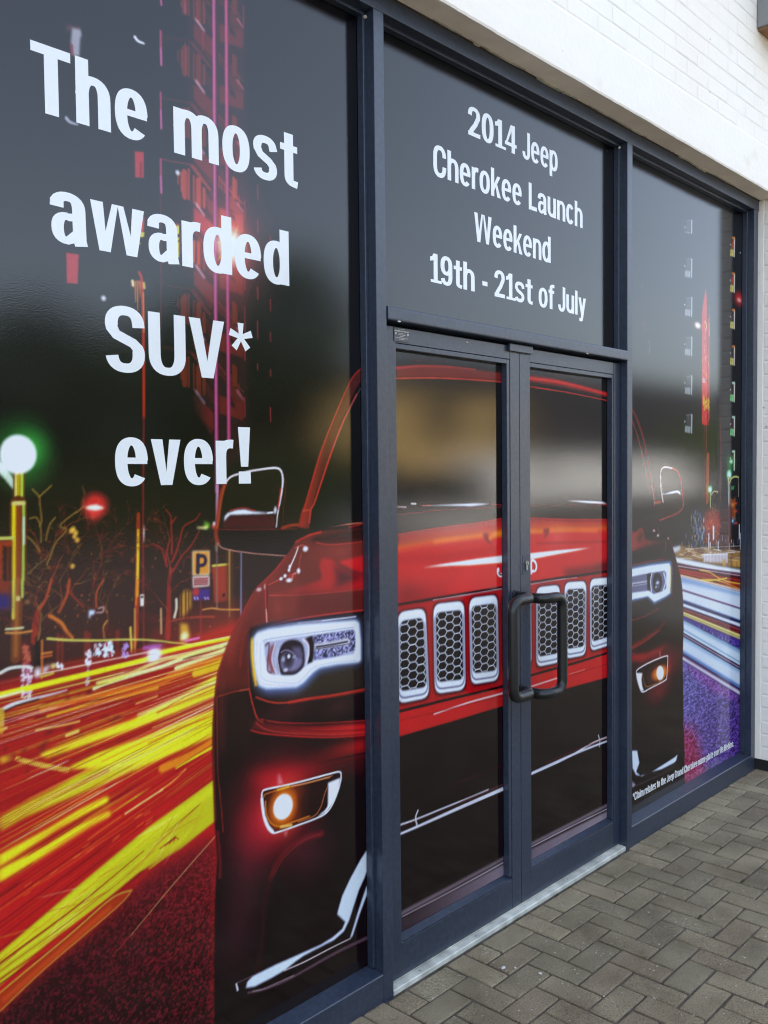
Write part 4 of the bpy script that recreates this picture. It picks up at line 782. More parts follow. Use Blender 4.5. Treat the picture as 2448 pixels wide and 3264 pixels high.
    A.line(fc(560,1110, 500,1382)+fd(480,600, 440,820), 10, (48,8,14), .8, 6)
    A.glow(fc(350,1000)[0], 120, 200, (54, 14, 20), .8, 1.2); A.glow(fd(260,500)[0], 110, 160, (34, 10, 16), .8, 1.2); A.glow(fc(900,900)[0], 150, 120, (44, 12, 18), .8, 1.2); A.glow(fa(700,1010)[0], 170, 60, (56, 18, 18), .7, 1.3); A.glow(fa(1150,980)[0], 120, 50, (60, 26, 22), .6, 1.3)
    # chrome blade left
    BL = (206,218,240)
    A.poly(fc(1440,805, 1350,945, 1260,1110, 1190,1260, 1155,1382)+fd(1145,320, 1215,387, 1190,448, 1100,526, 1000,588, 850,655, 600,765, 400,865, 352,915, 340,970, 420,957, 560,885, 680,815, 780,735, 850,685, 950,632, 1120,545, 1205,470, 1252,370, 1290,250, 1335,110, 1385,0)+fc(1440,960), BL, 1, .8)
    A.poly(fd(1440,-10, 1440,60, 1350,300, 1278,520, 1258,528, 1330,290, 1400,80), BL, 1, .8)
    A.line(fd(680,815, 850,742, 1100,612, 1262,532), 3.5, (214,196,196), .95, .8); A.line(fd(360,1012, 500,982, 700,900, 900,790, 1150,650, 1435,515), 6, (96,70,80), .8, 2, w1=12); A.line(fd(400,1000, 520,968, 760,860), 3, (170,140,150), .8, 1)
    A.line(fd(255,935, 268,988), 5, (214,214,226), 1, .7); A.line(fd(262,925, 330,895, 400,862), 2.5, (120,90,100), .8, .8)
    # ---- bonnet over the doors
    A.poly([(1180,1595)]+fp(60,1700, 500,1690, 900,1690, 1220,1690)+[(1690,1596), (1940,1600), (1940,1660)]+fg(820,185, 30,180)+fe(1335,-20)+fe(70,160)+[(1180,1800)], (24,12,12), 1, 2)
    A.line(fp(60,1845, 500,1795, 900,1772, 1225,1760), 3, (150,44,40), .8, 1.2); A.poly(fp(320,1748, 500,1735, 900,1718, 1075,1722, 980,1738, 860,1752, 600,1746), WH, 1, .8); A.line(fp(320,1745, 420,1740), 4, (214,110,100), .8); A.line(fp(60,1756, 150,1762), 4, (226,190,190), .95, .8); A.line(fp(205,1722, 255,1725), 5, (240,226,226), .95, .8); A.line(fp(1075,1728, 1225,1742), 3, (190,40,34), .9, 1)
    A.line(q4(630,1046, 680,1038, 720,1040), 5, (226,206,206), .95, .8); A.line(q4(630,1050, 800,1055, 965,1075), 4, (180,34,32), .9, 1); A.poly(q4(740,1048, 850,1054, 940,1062, 966,1072, 880,1069, 800,1060), WH, 1, .8); A.line(fg(30,45, 400,35, 810,40), 3, (130,24,24), .8, 1)
    hood = fp(60,2060, 500,1988, 950,1928, 1225,1880)+fg(30,165, 400,178, 820,180)
    A.poly(hood+fg(820,290, 30,285)+fe(1340,25, 70,200), A.grad((1400,1700), (1400,1740), (170,30,28), (110,22,22)), 1, 3)
    A.line(hood, 3.5, (206,40,36), .9, 1.2)
    A.poly(fe(60,168, 500,85, 1060,12, 1340,-15)+[(1650,1690)]+fg(30,278, 240,262, 500,265, 820,262, 820,690, 400,750, 30,805)+fe(1340,622, 600,742, 60,832), RD, 1, 1.2)
    bonn = fe(60,168, 500,85, 1060,12, 1340,-15)+fg(30,278, 240,262, 500,265, 820,262)
    A.line(bonn, 26, (222,96,22), .7, 13); A.line(fe(500,100, 1060,28), 14, (226,120,24), .7, 7); A.line(fe(1150,60, 1200,20, 1335,0), 22, (230,130,24), .8, 7); A.line(fg(30,300, 150,300), 16, (226,120,24), .8, 6); A.line(fg(230,290, 400,285, 700,290), 16, (222,104,24), .75, 6)
    A.poly(fe(1058,8, 1130,0, 1125,70, 1180,125, 1120,120, 1085,70), (136,26,26), 1, 2); A.poly(fg(160,272, 225,268, 215,330, 165,378, 180,330), (128,26,26), 1, 2)
    A.line(fp(960,1930, 985,2000, 1000,1990, 1020,1925), 4, (206,40,34), .9, 1); A.line(fg(160,185, 200,225, 240,205, 260,180), 4, (200,36,32), .9, 1)
    A.glow(fg(300,350)[0], 150, 90, (206,120,110), .35, 1.2)
    A.line(fe(75,300, 600,280, 1200,190), 20, (166,20,26), .45, 14); A.line(fg(100,420, 500,410, 820,400), 10, (150,20,24), .6, 6)
    A.poly(fe(60,640, 400,690, 700,690, 600,735, 60,825), (80,12,22), .95, 16); A.poly(fg(350,700, 650,660, 820,600, 820,690, 400,745), (60,10,18), .95, 8)
    sw = fe(345,415, 600,368, 1000,308, 1340,266)+fg(30,525, 300,495, 642,467, 520,492, 400,515, 200,552, 30,586)+fe(1340,346, 1150,362, 900,382, 700,388, 500,400)
    A.poly(sw, (232,130,60), .9, 2.5); A.poly([(x, y-1.5) for x, y in sw], WH, 1, 1)
    # badge letters at both sides of the meeting stiles
    A.line(fe(1318,350, 1318,440, 1300,485, 1268,495, 1245,470, 1243,428), 14, WH, 1, .7); A.line(fe(1320,400, 1318,440, 1300,482, 1270,490, 1250,466), 6, (70,10,16), 1, .7)
    A.line(fg(42,720, 42,600, 70,598, 92,640, 84,690, 48,700), 11, WH, 1, .7); A.line(fg(60,612, 80,640, 74,685), 5, (70,10,16), 1, .7)
    # dark gap, grille panel
    gap = fe(60,832, 600,740, 1340,618)+fg(30,806, 400,748, 820,688); gap2 = fg(820,712, 400,776, 30,835)+fe(1340,652, 600,772, 60,858)
    A.poly(gap+fg(820,1520, 500,1620, 40,1750)+fe(1340,1790, 600,1970, 60,2100), (172,20,24), 1, 1)
    A.poly(gap+gap2, (22,5,10), 1, 1); A.line(fe(480,790, 900,722, 1340,646), 3.5, (226,180,190), .9, .8); A.line(fg(30,832, 300,788, 500,765), 3.5, (226,170,176), .9, .8)
    slots = [(fe, (60,930, 390,880, 435,1935, 60,2010)), (fe, (480,835, 845,795, 862,1840, 500,1895)), (fe, (902,765, 1238,722, 1254,1730, 922,1785)),
             (None, [(1601,1892), (1692,1882), (1694,2122), (1604,2146)]), (fg, (90,862, 330,835, 332,1618, 92,1668)), (fg, (376,812, 597,797, 592,1545, 382,1585)), (fg, (632,778, 852,760, 852,1440, 636,1508))]
    def rrect(C, r):
        C = [np.array(c) for c in C]; out = []
        for i in range(4):
            p, c, n = C[i-1], C[i], C[(i+1) % 4]
            a = c+(p-c)/np.linalg.norm(p-c)*r; b = c+(n-c)/np.linalg.norm(n-c)*r
            for t in (0, .25, .5, .75, 1): out.append((1-t)**2*a+2*t*(1-t)*c+t*t*b)
        return out
    def inset(C, dx, dt, db):
        (x0, z0), (x1, z1), (x2, z2), (x3, z3) = C
        return [(x0+dx, z0-dt), (x1-dx, z1-dt), (x2-dx, z2+db), (x3+dx, z3+db)]
    for k, (f, c) in enumerate(slots):
        px = f(*c) if f else c
        C = [to_wall(*p) for p in px]
        A.poly(rrect(inset(C, -.014, -.012, -.016), .045), (120,14,20), .9, 2, wall=True); A.line([tuple(p) for p in rrect(inset(C, -.012, -.010, -.014), .045)]*1, 2, (206,40,40), .6, 1, wall=True)
        A.poly(rrect(inset(C, -.003, -.003, -.005), .04), (40,8,20), 1, 1, wall=True)
        A.poly(rrect(C, .038), (222,228,242), 1, .8, wall=True)
        A.poly(rrect(inset(C, .005, .030, .014), .034), (44,40,70), 1, .8, wall=True)
        A.poly(rrect(inset(C, .008, .018, .018), .032), (216,222,238), 1, .8, wall=True)
        I = inset(C, .013, .032, .040); A.poly(rrect(I, .024), (16,9,15), 1, .8, wall=True)
        bb, mm = A.mask(A.pts(rrect(I, .024), True), .6); keep = A.clip
        cl = np.zeros((A.h, A.w), np.float32); cl[bb[1]:bb[3], bb[0]:bb[2]] = mm; A.clip = cl
        cx = (I[0][0]+I[1][0]+I[2][0]+I[3][0])/4; zt = max(p[1] for p in I); zb = min(p[1] for p in I)
        colw, rowh = HEXW, HEXH
        for i in range(-3, 4):
            x = cx+i*colw
            for j in range(int((zt-zb)/rowh)+3):
                z = zb-rowh*.2+j*rowh+(rowh/2 if i % 2 else 0)
                r = rowh/1.732; sx = colw/(1.5*r)
                pts = [(x+math.cos(t*math.pi/3)*r*sx, z+math.sin(t*math.pi/3)*r) for t in range(4)]
                A.line(pts, 3.0, (214,218,232), 1, .6, smooth=False, wall=True)
        A.clip = keep
    # under the grille
    lowdark = fe(60,2105, 600,1972, 1340,1792)+fg(40,1752, 500,1622, 830,1518); A.line(lowdark, 11, (26,6,12), 1, 1)
    A.poly(lowdark+q6(975,715, 640,806, 530,836, 300,906, 60,975), (188,24,26), 1, 1.2); A.line(lowdark, 9, (26,6,12), 1, 1)
    A.line(fe(490,2130, 900,1992, 1340,1872), 4, (226,206,206), .95, 1, w1=7); A.line(fg(40,1862, 310,1775), 6, (226,190,190), .95, 1); A.line(fg(420,1740, 580,1690), 4, (214,120,110), .9, 1); A.line(fg(420,1760, 600,1700, 820,1630), 2.5, (110,14,20), .8, 1)
    A.line(fe(95,2200, 500,2110, 1340,1905), 2.5, (120,14,20), .7, 1)
    A.poly(q6(60,974, 300,905, 530,835, 640,805, 980,712, 980,1200, 60,1200)+q8(980,300, 60,900), (20,9,12), 1, 1)
    for k in range(16): A.line(q8(90,300+k*17, 520,110+k*15), 1.6, (38,24,28), .6, .8)
    for k in range(14): A.line(q8(640,60+k*17, 970,-60+k*14), 1.6, (36,22,26), .6, .8)
    A.line(q8(290,78, 450,15, 530,-20), 3, (70,12,16), .8, 1.5)
    A.line(q8(72,246, 140,222, 330,145, 450,95), 6, (206,204,214), .95, .9, w1=5); A.line(q8(60,262, 330,158, 530,70), 3, (60,14,18), .9, 1); A.line(q8(60,290, 140,256, 330,172, 540,80), 8, (206,206,218), .98, .9, w1=15); A.line(q8(146,185, 136,215, 142,250), 6, (214,210,218), .95, .8); A.line(q8(330,150, 540,62), 5, (90,50,54), .8, 2)
    A.line(q8(635,28, 700,0, 800,-48)+q6(900,1000, 980,968), 6, (214,214,224), .95, .9, w1=8); A.line(q6(640,1130, 800,1056, 900,1015, 980,985), 12, (206,206,220), .95, 1, w1=8); A.line(q6(925,965, 932,990, 930,1015), 5, (206,204,214), .95, .8); A.line(q6(700,1085, 830,1030, 975,970), 4, (120,40,44), .7, 2)
    for f, P in ((q8, (78,628, 300,510, 540,380)), (q8, (636,330, 800,246, 976,156))): A.line(f(*P), 16, (116,100,108), .9, 6)
    A.line(q8(78,644, 300,528, 540,396), 4, (196,186,192), .95, .9); A.line(q8(636,342, 800,258, 976,172), 4, (190,180,190), .95, .9)
    A.poly(q8(70,652, 545,402, 545,560, 70,800), A.grad(q8(120,690)[0], q8(520,450)[0], (52,38,44), (128,112,124)), 1, 1.5); A.poly(q8(630,354, 985,176, 985,320, 630,480), A.grad(q8(650,390)[0], q8(960,220)[0], (104,90,102), (128,114,124)), 1, 1.5)
    # ---- right of the doors
    A.poly(fh(32,470, 200,440, 282,440, 330,520, 385,640, 32,820), (20,9,12), 1, 3)
    A.poly(fh(28,530, 70,545, 110,500, 135,505, 148,560, 155,605, 328,630, 200,655, 28,712), A.grad(fh(40,600)[0], fh(300,640)[0], (140,32,28), (70,16,16)), 1, 3); A.poly(fh(75,610, 120,520, 140,600, 100,640), (60,14,16), .8, 5)
    A.line(fh(28,715, 180,665, 320,635), 3, (120,24,22), .8, 1.2); A.line(fh(28,435, 150,425, 200,400), 6, (90,24,20), .8, 2); A.line(fh(338,640, 335,770), 4, (160,40,36), .9, 1)
    A.line(fh(28,838, 200,800, 330,780), 4, (150,24,24), .9, 1.2)
    for x, y in ((208,414), (232,530), (268,574), (362,596), (238,320)): A.glow(fh(x,y)[0], 18, 9, (230,200,196), 1, .7, 'over')
    A.line(fh(235,410, 232,530), 3, (120,50,44), .7, 1); A.line(fh(268,510, 280,570), 4, (160,50,44), .8, 1)
    A.line(fh(282,440, 330,520, 385,640, 410,720, 440,830, 465,920), 9, (150,26,24), .85, 3); A.line(fh(470,950, 482,1020, 488,1200, 490,1400, 484,1600), 8, (90,14,18), .8, 3); A.line(fh(420,820, 440,1000, 430,1100), 10, (90,18,18), .5, 6)
    A.poly(fh(28,850, 200,815, 385,795, 395,860, 388,1090, 340,1125, 235,1180, 175,1120, 28,1160), (110,150,200), .8, 4)
    A.poly(fh(28,872, 200,838, 368,818, 380,860, 374,1080, 340,1108, 270,1142, 236,1158, 180,1108, 28,1140), (216,226,246), 1, 1.2)
    A.poly(fh(28,938, 190,905, 325,885, 340,905, 340,1040, 300,1068, 232,1090, 188,1060, 28,1080), (96,96,124), 1, 1.2)
    A.poly(fh(40,990, 175,970, 175,1000, 40,1020), (180,180,196), .9, 1); A.line(fh(50,1008, 170,990), 4, (40,36,50), .9, .8)
    A.poly(fh(170,915, 210,905, 200,1060, 175,1050), (20,14,20), 1, 1); A.line(fh(214,905, 202,980, 212,1065), 9, (200,204,220), .95, 1)
    A.poly(fh(222,985, 235,920, 262,902, 290,920, 305,985, 292,1050, 262,1072, 232,1050), (24,20,30), 1, 1.2, smooth=True); A.poly(fh(238,1000, 262,950, 290,985, 280,1040, 255,1055), (80,78,104), .95, 2); A.glow(fh(265,990)[0], 20, 9, WH, 1, .7, 'over'); A.glow(fh(250,1030)[0], 14, 7, (190,190,214), 1, .8, 'over'); A.line(fh(320,905, 335,980, 315,1055), 12, (206,210,226), .9, 1.5)
    A.line(fh(376,850, 380,960, 372,1080), 9, (232,190,110), .85, 1.5); A.line(fh(390,800, 400,900, 395,1090, 372,1260), 5, (110,20,20), .8, 1.5)
    A.line(fh(28,1325, 150,1285, 280,1215), 6, (120,28,24), .9, 2)
    A.poly(fh(28,1540, 150,1470, 280,1385, 345,1300, 330,1350, 260,1430, 130,1530, 28,1590), (120,22,22), .95, 4); A.line(fh(28,1575, 150,1510, 280,1410), 4, (170,40,34), .7, 1.5)
    A.poly(fh(28,1612, 180,1610, 390,1515, 260,1610, 130,1680, 28,1690), (156,22,24), .95, 6)
    A.glow(fh(290,1720)[0], 330, 130, (170,20,22), .85, 1.3); A.glow(fh(270,1950)[0], 200, 80, (130,12,18), .7, 1.2)
    O2 = fh(78,1785, 92,1752, 200,1690, 338,1636, 354,1665, 346,1810, 330,1850, 200,1920, 145,1950, 118,1938, 88,1850)
    A.poly(O2, (24,8,10), 1, 1); A.glow(fh(280,1785)[0], 150, 62, (200,64,16), .9, 1.2)
    A.line(O2+O2[:1], 6, (226,216,216), 1, .8); A.poly(fh(78,1785, 130,1785, 122,1840, 130,1905, 145,1945, 114,1935, 88,1850), WH, 1, .8); A.line(fh(130,1790, 150,1880, 180,1905, 300,1850, 335,1790), 4, (200,110,50), .8, 1)
    A.glow(fh(287,1785)[0], 95, 40, (236,130,24), 1, .9, 'over', core=.4); A.poly([(2000+.36179*(287+32*math.cos(t)), 1500+.36179*(1785-63*math.sin(t))) for t in [k*math.tau/24 for k in range(24)]], (246,246,250), 1, 1)
    A.line(fh(285,1600, 287,1640), 12, (190,90,80), .7, 2); A.poly(fh(190,2020, 260,2040, 310,2110, 260,2060), (100,14,18), .9, 4)
    A.poly(c6(345,-20, 395,-20, 416,100, 386,185, 425,222, 500,205, 560,170, 620,132, 752,48, 786,20, 770,80, 752,98, 630,160, 540,185, 440,228, 385,215, 352,150), BL, 1, .8)
    A.poly(c6(345,275, 385,312, 355,335, 345,335), (170,170,180), .9, 2); A.line(c6(385,320, 560,240, 700,170, 745,120), 5, (76,60,66), .8, 2)
    A.line(c6(780,25, 770,75), 5, (190,190,200), .9)
    A.clip = None
    # mirror and pillar right
    A.poly(fh(295,-10, 300,40, 312,240, 300,300, 240,280, 240,320, 270,440, 430,382, 480,345, 492,320, 488,220, 478,120, 460,30, 430,0)+q4(1262,925, 1212,912, 1197,930), (26,16,15), 1, 1)
    A.line(q4(1205,1065, 1196,1000, 1195,935, 1210,913, 1245,918), 7, (236,220,216), .95, .8, w1=9); A.line(q4(1245,918, 1265,930, 1280,960, 1290,1040, 1294,1080), 9, (206,90,70), .9, 1.5); A.line(fh(478,120, 488,230, 490,315, 470,350, 430,382, 280,440), 9, (150,44,34), .9, 2)
    A.line(fh(292,20, 305,180, 315,285), 4, (226,190,184), .9, .8); A.poly(fh(312,170, 318,208, 400,182, 440,174, 466,190, 467,218, 440,198, 330,214, 312,214), WH, 1, .8)
    A.line(frr(28,1590, 60,1650, 95,1750, 125,1870, 150,2010, 178,2150, 190,2212), 18, (104,28,26), .9, 3); A.line(frr(28,1660, 60,1750, 100,1900, 130,2060, 150,2160), 4, (196,60,54), .85, 1); A.line(fh(190,0, 215,140, 238,320), 8, (120,40,34), .8, 2); A.line(fh(215,140, 232,240, 240,320), 3, (216,170,160), .8, .8); A.line(fh(245,282, 290,280), 14, (170,70,50), .8, 2)
    # roof line over the doors
    A.poly(fp(42,245, 300,226, 600,235, 900,265, 1225,305)+q4(560,500, 630,512, 750,530, 860,558, 975,592, 975,616, 880,592, 760,566, 630,546, 560,530)+fp(1225,395, 900,375, 500,355, 42,355), (112,28,24), .95, 2)
    A.line(fp(42,250, 300,230, 600,238, 900,268), 8, (206,40,30), .8, 3, w1=4); A.line(fp(42,364, 500,360, 900,380, 1225,405), 4, (214,60,44), .95, .9); A.line(q4(630,530, 750,545, 860,570, 975,602), 12, (206,34,28), .9, 3); A.line(q4(560,550, 630,565, 800,592, 975,628), 4, (206,50,40), .95, .9)
    A.line(fp(200,170, 400,175, 600,180), 3, (110,20,18), .8, 1.5); A.line(q4(700,512, 800,522, 930,565), 3, (130,24,20), .8, 1.5)

def make_print():
    rs = np.random.RandomState(5)
    A = Print()
    paint_street_left(A, rs); paint_street_right(A, rs)
    # a real long exposure is never razor sharp: soften the street scenes a touch before the car goes on top
    for c in range(3): A.a[..., c] = .75*A.a[..., c]+.25*blur(A.a[..., c], 1)
    # header glass: plain night sky
    A.poly([(2.06, 2.2), (3.66, 2.2), (3.66, 3.3), (2.06, 3.3)], (13, 12, 15), wall=True)
    A.poly([(2.06, 0), (3.66, 0), (3.66, 2.25), (2.06, 2.25)], (14, 11, 13), wall=True)
    paint_car(A, rs)
    g = vnoise(rs, A.h, A.w, 1.3); g2 = vnoise(rs, A.h, A.w, 60)
    A.a *= (1+(g-.5)[..., None]*.08+(g2-.5)[..., None]*.06)
    return A
# ================================================================ ground
def ground():
    m, nt, b = nodes('asphalt'); c, f, tc = noise_mix(nt, (.070, .068, .062), (.10, .097, .088), 1.5); nt.links.new(c, b.inputs['Base Color']); b.inputs['Roughness'].default_value = .9
    g = MB(); g.poly([(-300, -300, -.02), (300, -300, -.02), (300, 60, -.02), (-300, 60, -.02)]); tag(g.build('ground', m), kind='structure')
    g = MB(); g.poly([(-2.2, -5.4, -.006), (9.4, -5.4, -.006), (9.4, .30, -.006), (-2.2, .30, -.006)]); tag(g.build('paving_bed', M_SAND), kind='structure')
    # herringbone of 200 x 100 mm blocks, set square to the wall; every block is tilted and tinted a little
    rs = random.Random(11); V = []; F = []; C = []
    bx, by, mod = 2.9542, -.0051, .1
    for j in range(0, 53):
        for i in range(-50, 64):
            k = (i+j) % 4
            if k == 0: r = (i, j, i+2, j+1)
            elif k == 2: r = (i, j, i+1, j+2)
            elif k == 3 and j == 0: r = (i, 0, i+1, 1)
            else: continue
            g = .0030+rs.uniform(0, .0016)
            x0, x1 = bx+r[0]*mod+g, bx+r[2]*mod-g; y1, y0 = by-r[1]*mod-g, by-r[3]*mod+g
            if j == 0: y1 += .012 if not (2.10 < (x0+x1)/2 < 3.66) else .0
            if x0 > 9.3: continue
            h = rs.uniform(-.0022, .0010); tx, ty = rs.uniform(-.008, .008), rs.uniform(-.008, .008)
            cx, cy = (x0+x1)/2, (y0+y1)/2; dx, dy = rs.uniform(-.0012, .0012), rs.uniform(-.0012, .0012)
            base = len(V); bv = .0042
            # rounded outline rings: bottom, shoulder, rim, top
            def ring(ins, z, cut):
                X0, X1, Y0, Y1 = x0+ins, x1-ins, y0+ins, y1-ins
                P = [(X0+cut, Y0), (X1-cut, Y0), (X1, Y0+cut), (X1, Y1-cut), (X1-cut, Y1), (X0+cut, Y1), (X0, Y1-cut), (X0, Y0+cut)]
                for q, (x, y) in enumerate(P):
                    V.append((x+dx+rs.uniform(-.0009, .0009), y+dy+rs.uniform(-.0009, .0009), z+h+(x-cx)*tx+(y-cy)*ty if z > -.01 else z))
            ring(0, -.03, .003); ring(0, -.0045, .003); ring(.0014, -.0014, .0035); ring(bv, 0, .004)
            for L in range(3):
                for q in range(8):
                    a = base+L*8+q; b_ = base+L*8+(q+1) % 8; F.append((a, b_, b_+8, a+8))
            F.append(tuple(base+24+q for q in range(8)))
            t = rs.uniform(.90, 1.07); w = rs.random()
            near = max(0, 1+y1/.16) if j < 2 else 0
            col = (.232*t, .192*t, .122*t) if w < .62 else ((.224*t, .180*t, .116*t) if w < .86 else (.212*t, .180*t, .116*t))
            if j == 0: col = tuple(c*1.3 for c in col)
            C += [(*col, 1)]*32
    me = bpy.data.meshes.new('pavement'); me.from_pydata(V, [], F); me.materials.append(M_PAVER)
    ca = me.color_attributes.new('tint', 'FLOAT_COLOR', 'POINT'); ca.data.foreach_set('color', np.array(C, np.float32).ravel())
    o = bpy.data.objects.new('pavement', me); COL.objects.link(o); tag(o, kind='structure')
ground()

# ================================================================ the building round the shopfront
def brick_field(mb, x0, x1, z0, z1, y, depth=.05, seed=1, along='x', skip=None):
    """painted bricks 215 x 65 with 10 mm joints, each a soft-edged block standing a little proud; along='y' for a return face"""
    rs = random.Random(seed); z = z0; row = 0
    while z < z1-.01:
        zt = min(z+.065, z1); x = x0-(.1125 if row % 2 else 0)
        while x < x1:
            a, b = max(x, x0), min(x+.215, x1)
            if b-a > .02:
                p = rs.uniform(-.0012, .0012); e = .004
                if along == 'x':
                    Q = [(a-.003, z-.003), (b+.003, z-.003), (b+.003, zt+.003), (a-.003, zt+.003)]; I = [(a+e, z+e), (b-e, z+e), (b-e, zt-e), (a+e, zt-e)]
                    o = [mb.bm.verts.new((q[0], y+.0010, q[1])) for q in Q]; i = [mb.bm.verts.new((q[0]+rs.uniform(-.0008, .0008), y+p, q[1]+rs.uniform(-.0008, .0008))) for q in I]
                else:
                    Q = [(a-.003, z-.003), (b+.003, z-.003), (b+.003, zt+.003), (a-.003, zt+.003)]; I = [(a+e, z+e), (b-e, z+e), (b-e, zt-e), (a+e, zt-e)]
                    o = [mb.bm.verts.new((y+.0018, q[0], q[1])) for q in Q]; i = [mb.bm.verts.new((y+p, q[0], q[1])) for q in I]
                mb.bm.faces.new(i)
                for k in range(4): mb.bm.faces.new([o[k], o[(k+1) % 4], i[(k+1) % 4], i[k]])
            x += .225
        z += .075; row += 1
WZ = 3.197; YF = -.100
bld = empty('building', (5.6, .1, 0), 'white painted brick building around the dark shopfront', 'building')
rs = random.Random(3)
# wall above the opening: smooth rendered lintel band with an uneven drip edge, brickwork above
w = MB()
w.box(-2.4, 9.0, YF+.0019, .40, WZ+.235, 6.2)
brick_field(w, -2.4, 9.0, WZ+.237, 6.19, YF, seed=5)
n = 560; top = WZ+.232
prev = None
def wob(t, s, a): return a*(math.sin(t*s)+.6*math.sin(t*s*2.3+1)+.4*math.sin(t*s*5.1+2))
for k in range(n+1):
    x = -2.4+11.4*k/n
    zb = WZ+wob(x, 9, .0005)+rs.uniform(-.0009, .0009); yo = YF-.004+wob(x, 5, .0006)
    P = [(x, .08, WZ+.0012), (x, YF+.012, WZ+.001), (x, yo+.004, zb-.001), (x, yo, zb+.006), (x, yo-.001, zb+.05), (x, yo, top-.012), (x, YF+.002, top+.003), (x, YF+.02, top+.006)]
    R = [w.bm.verts.new(p) for p in P]
    if prev:
        for a in range(1, len(R)-1): w.bm.faces.new([prev[a], prev[a+1], R[a+1], R[a]])
    prev = R
w.build('wall', M_WALL, bld)
s = MB(); s.box(-2.4, 9.0, YF+.010, .40, WZ+.0015, WZ+.02); s.build('soffit', M_SOFFIT, bld)
p = MB()
p.box(5.1365, 9.0, YF+.0045, .40, .062, WZ); brick_field(p, 5.134, 9.0, .064, WZ-.012, YF, seed=8)
brick_field(p, YF+.002, -.030, .064, WZ-.012, 5.1330, seed=9, along='y'); p.box(5.1300, 5.14, -.026, .02, .062, WZ, .002)
p.build('brick_pier', M_WALL, bld)
p = MB(); p.box(-2.4, .39, YF+.0045, .40, .062, WZ); brick_field(p, -2.4, .39, .064, WZ-.012, YF, seed=18); p.build('brick_pier', M_WALL, bld)
p = MB(); p.box(5.1345, 9.0, YF+.006, .38, -.02, .0615); p.build('plinth', M_BITUMEN, bld)
p = MB(); p.box(-2.4, .388, YF+.006, .38, -.02, .0615); p.build('plinth', M_BITUMEN, bld)
# ragged mortar left along the top of the frame
for name, mt, y0, seed, lo, hi, zt in (('mortar_edge', M_MORTAR, -.012, 21, .003, .010, WZ+.003), ('dirt_gap', M_RUST, -.0035, 22, .004, .009, WZ+.001)):
    r = random.Random(seed); mb = MB(); N = 900; prev = None; ph = [r.uniform(0, 9) for _ in range(4)]; jag = 0
    for k in range(N+1):
        x = .40+4.74*k/N
        jag = jag*.75+r.uniform(-1, 1)*.5
        d = lo+(hi-lo)*(.5+.28*math.sin(x*7+ph[0])+.2*math.sin(x*19+ph[1])+.16*jag)
        if name == 'mortar_edge': d = max(.0008, d-.004+(.006 if math.sin(x*3.1+1)*math.sin(x*7.7) > .35 else 0))
        P = [(x, .004, zt), (x, y0, zt), (x, y0+.001, zt-d*.7), (x, .002, zt-d)]
        R = [mb.bm.verts.new(q) for q in P]
        if prev:
            for a in range(3): mb.bm.faces.new([prev[a], prev[a+1], R[a+1], R[a]])
        prev = R
    mb.build(name, mt, bld)
# grey steel box bolted high on the brickwork
bx_ = empty('metal_box', (4.95, -.2, 3.99), 'grey metal box fixed high on the white brickwork, rusty underneath', 'metal box')
M_BOX = plain('grey_box_paint', (.21, .215, .21), .5, 0, .10, 5, .1, 100); M_BOXR = plain('rusty_edge', (.26, .14, .07), .85, 0, .35, 18, .5, 60)
b = MB(); b.box(4.815, 5.30, -.345, YF-.002, 3.995, 4.62, .006); b.build('housing', M_BOX, bx_)
b = MB(); b.box(4.83, 5.285, -.332, YF-.002, 3.985, 3.9955, .002); b.build('base_flange', M_BOXR, bx_)

# ================================================================ shopfront frame
FX0, FX1 = .40, 5.130; HZ = 3.138
shop = empty('shopfront', (2.75, .03, 0), 'navy grey aluminium shopfront frame holding three windows above the paving', 'shopfront')
B = .0018
def seal(mb, x0, x1, z0, z1, y0=.0345, y1=GP-.0006, w=.0125, sides='lrtb'):
    if 'l' in sides: mb.box(x0, x0+w, y0, y1, z0, z1, B)
    if 'r' in sides: mb.box(x1-w, x1, y0, y1, z0, z1, B)
    if 't' in sides: mb.box(x0+w+.0004, x1-w-.0004, y0+.0004, y1, z1-w, z1, B)
    if 'b' in sides: mb.box(x0+w+.0004, x1-w-.0004, y0+.0004, y1, z0, z0+w*.5, B)
f = MB(); f.box(FX0, FX1, 0, .10, HZ, WZ-.002, B); f.build('head_rail', M_PAINT, shop)
for x0, x1 in ((2.050, 2.0955), (3.6425, 3.6880)):
    f = MB(); f.box(x0, x1, 0, .10, -.01, HZ-.0004, B); f.build('mullion', M_PAINT, shop)
f = MB(); f.box(5.063, 5.108, .0, .10, -.01, HZ-.0004, B); f.box(5.110, 5.128, .004, .10, -.01, HZ-.0004, B); f.build('jamb', M_PAINT, shop)
f = MB(); f.box(.422, .467, .0, .10, -.01, HZ-.0004, B); f.box(.402, .420, .004, .10, -.01, HZ-.0004, B); f.build('jamb', M_PAINT, shop)
def sill_rail(x0, x1):
    f = MB(); f.prism([(.001, -.01), (.001, .088), (.003, .091), (GP-.002, .102), (.10, .102), (.10, -.01)], x0+.0004, x1-.0004)
    return f.build('bottom_rail', M_PAINT, shop)
sill_rail(.467, 2.050); sill_rail(3.688, 5.063)
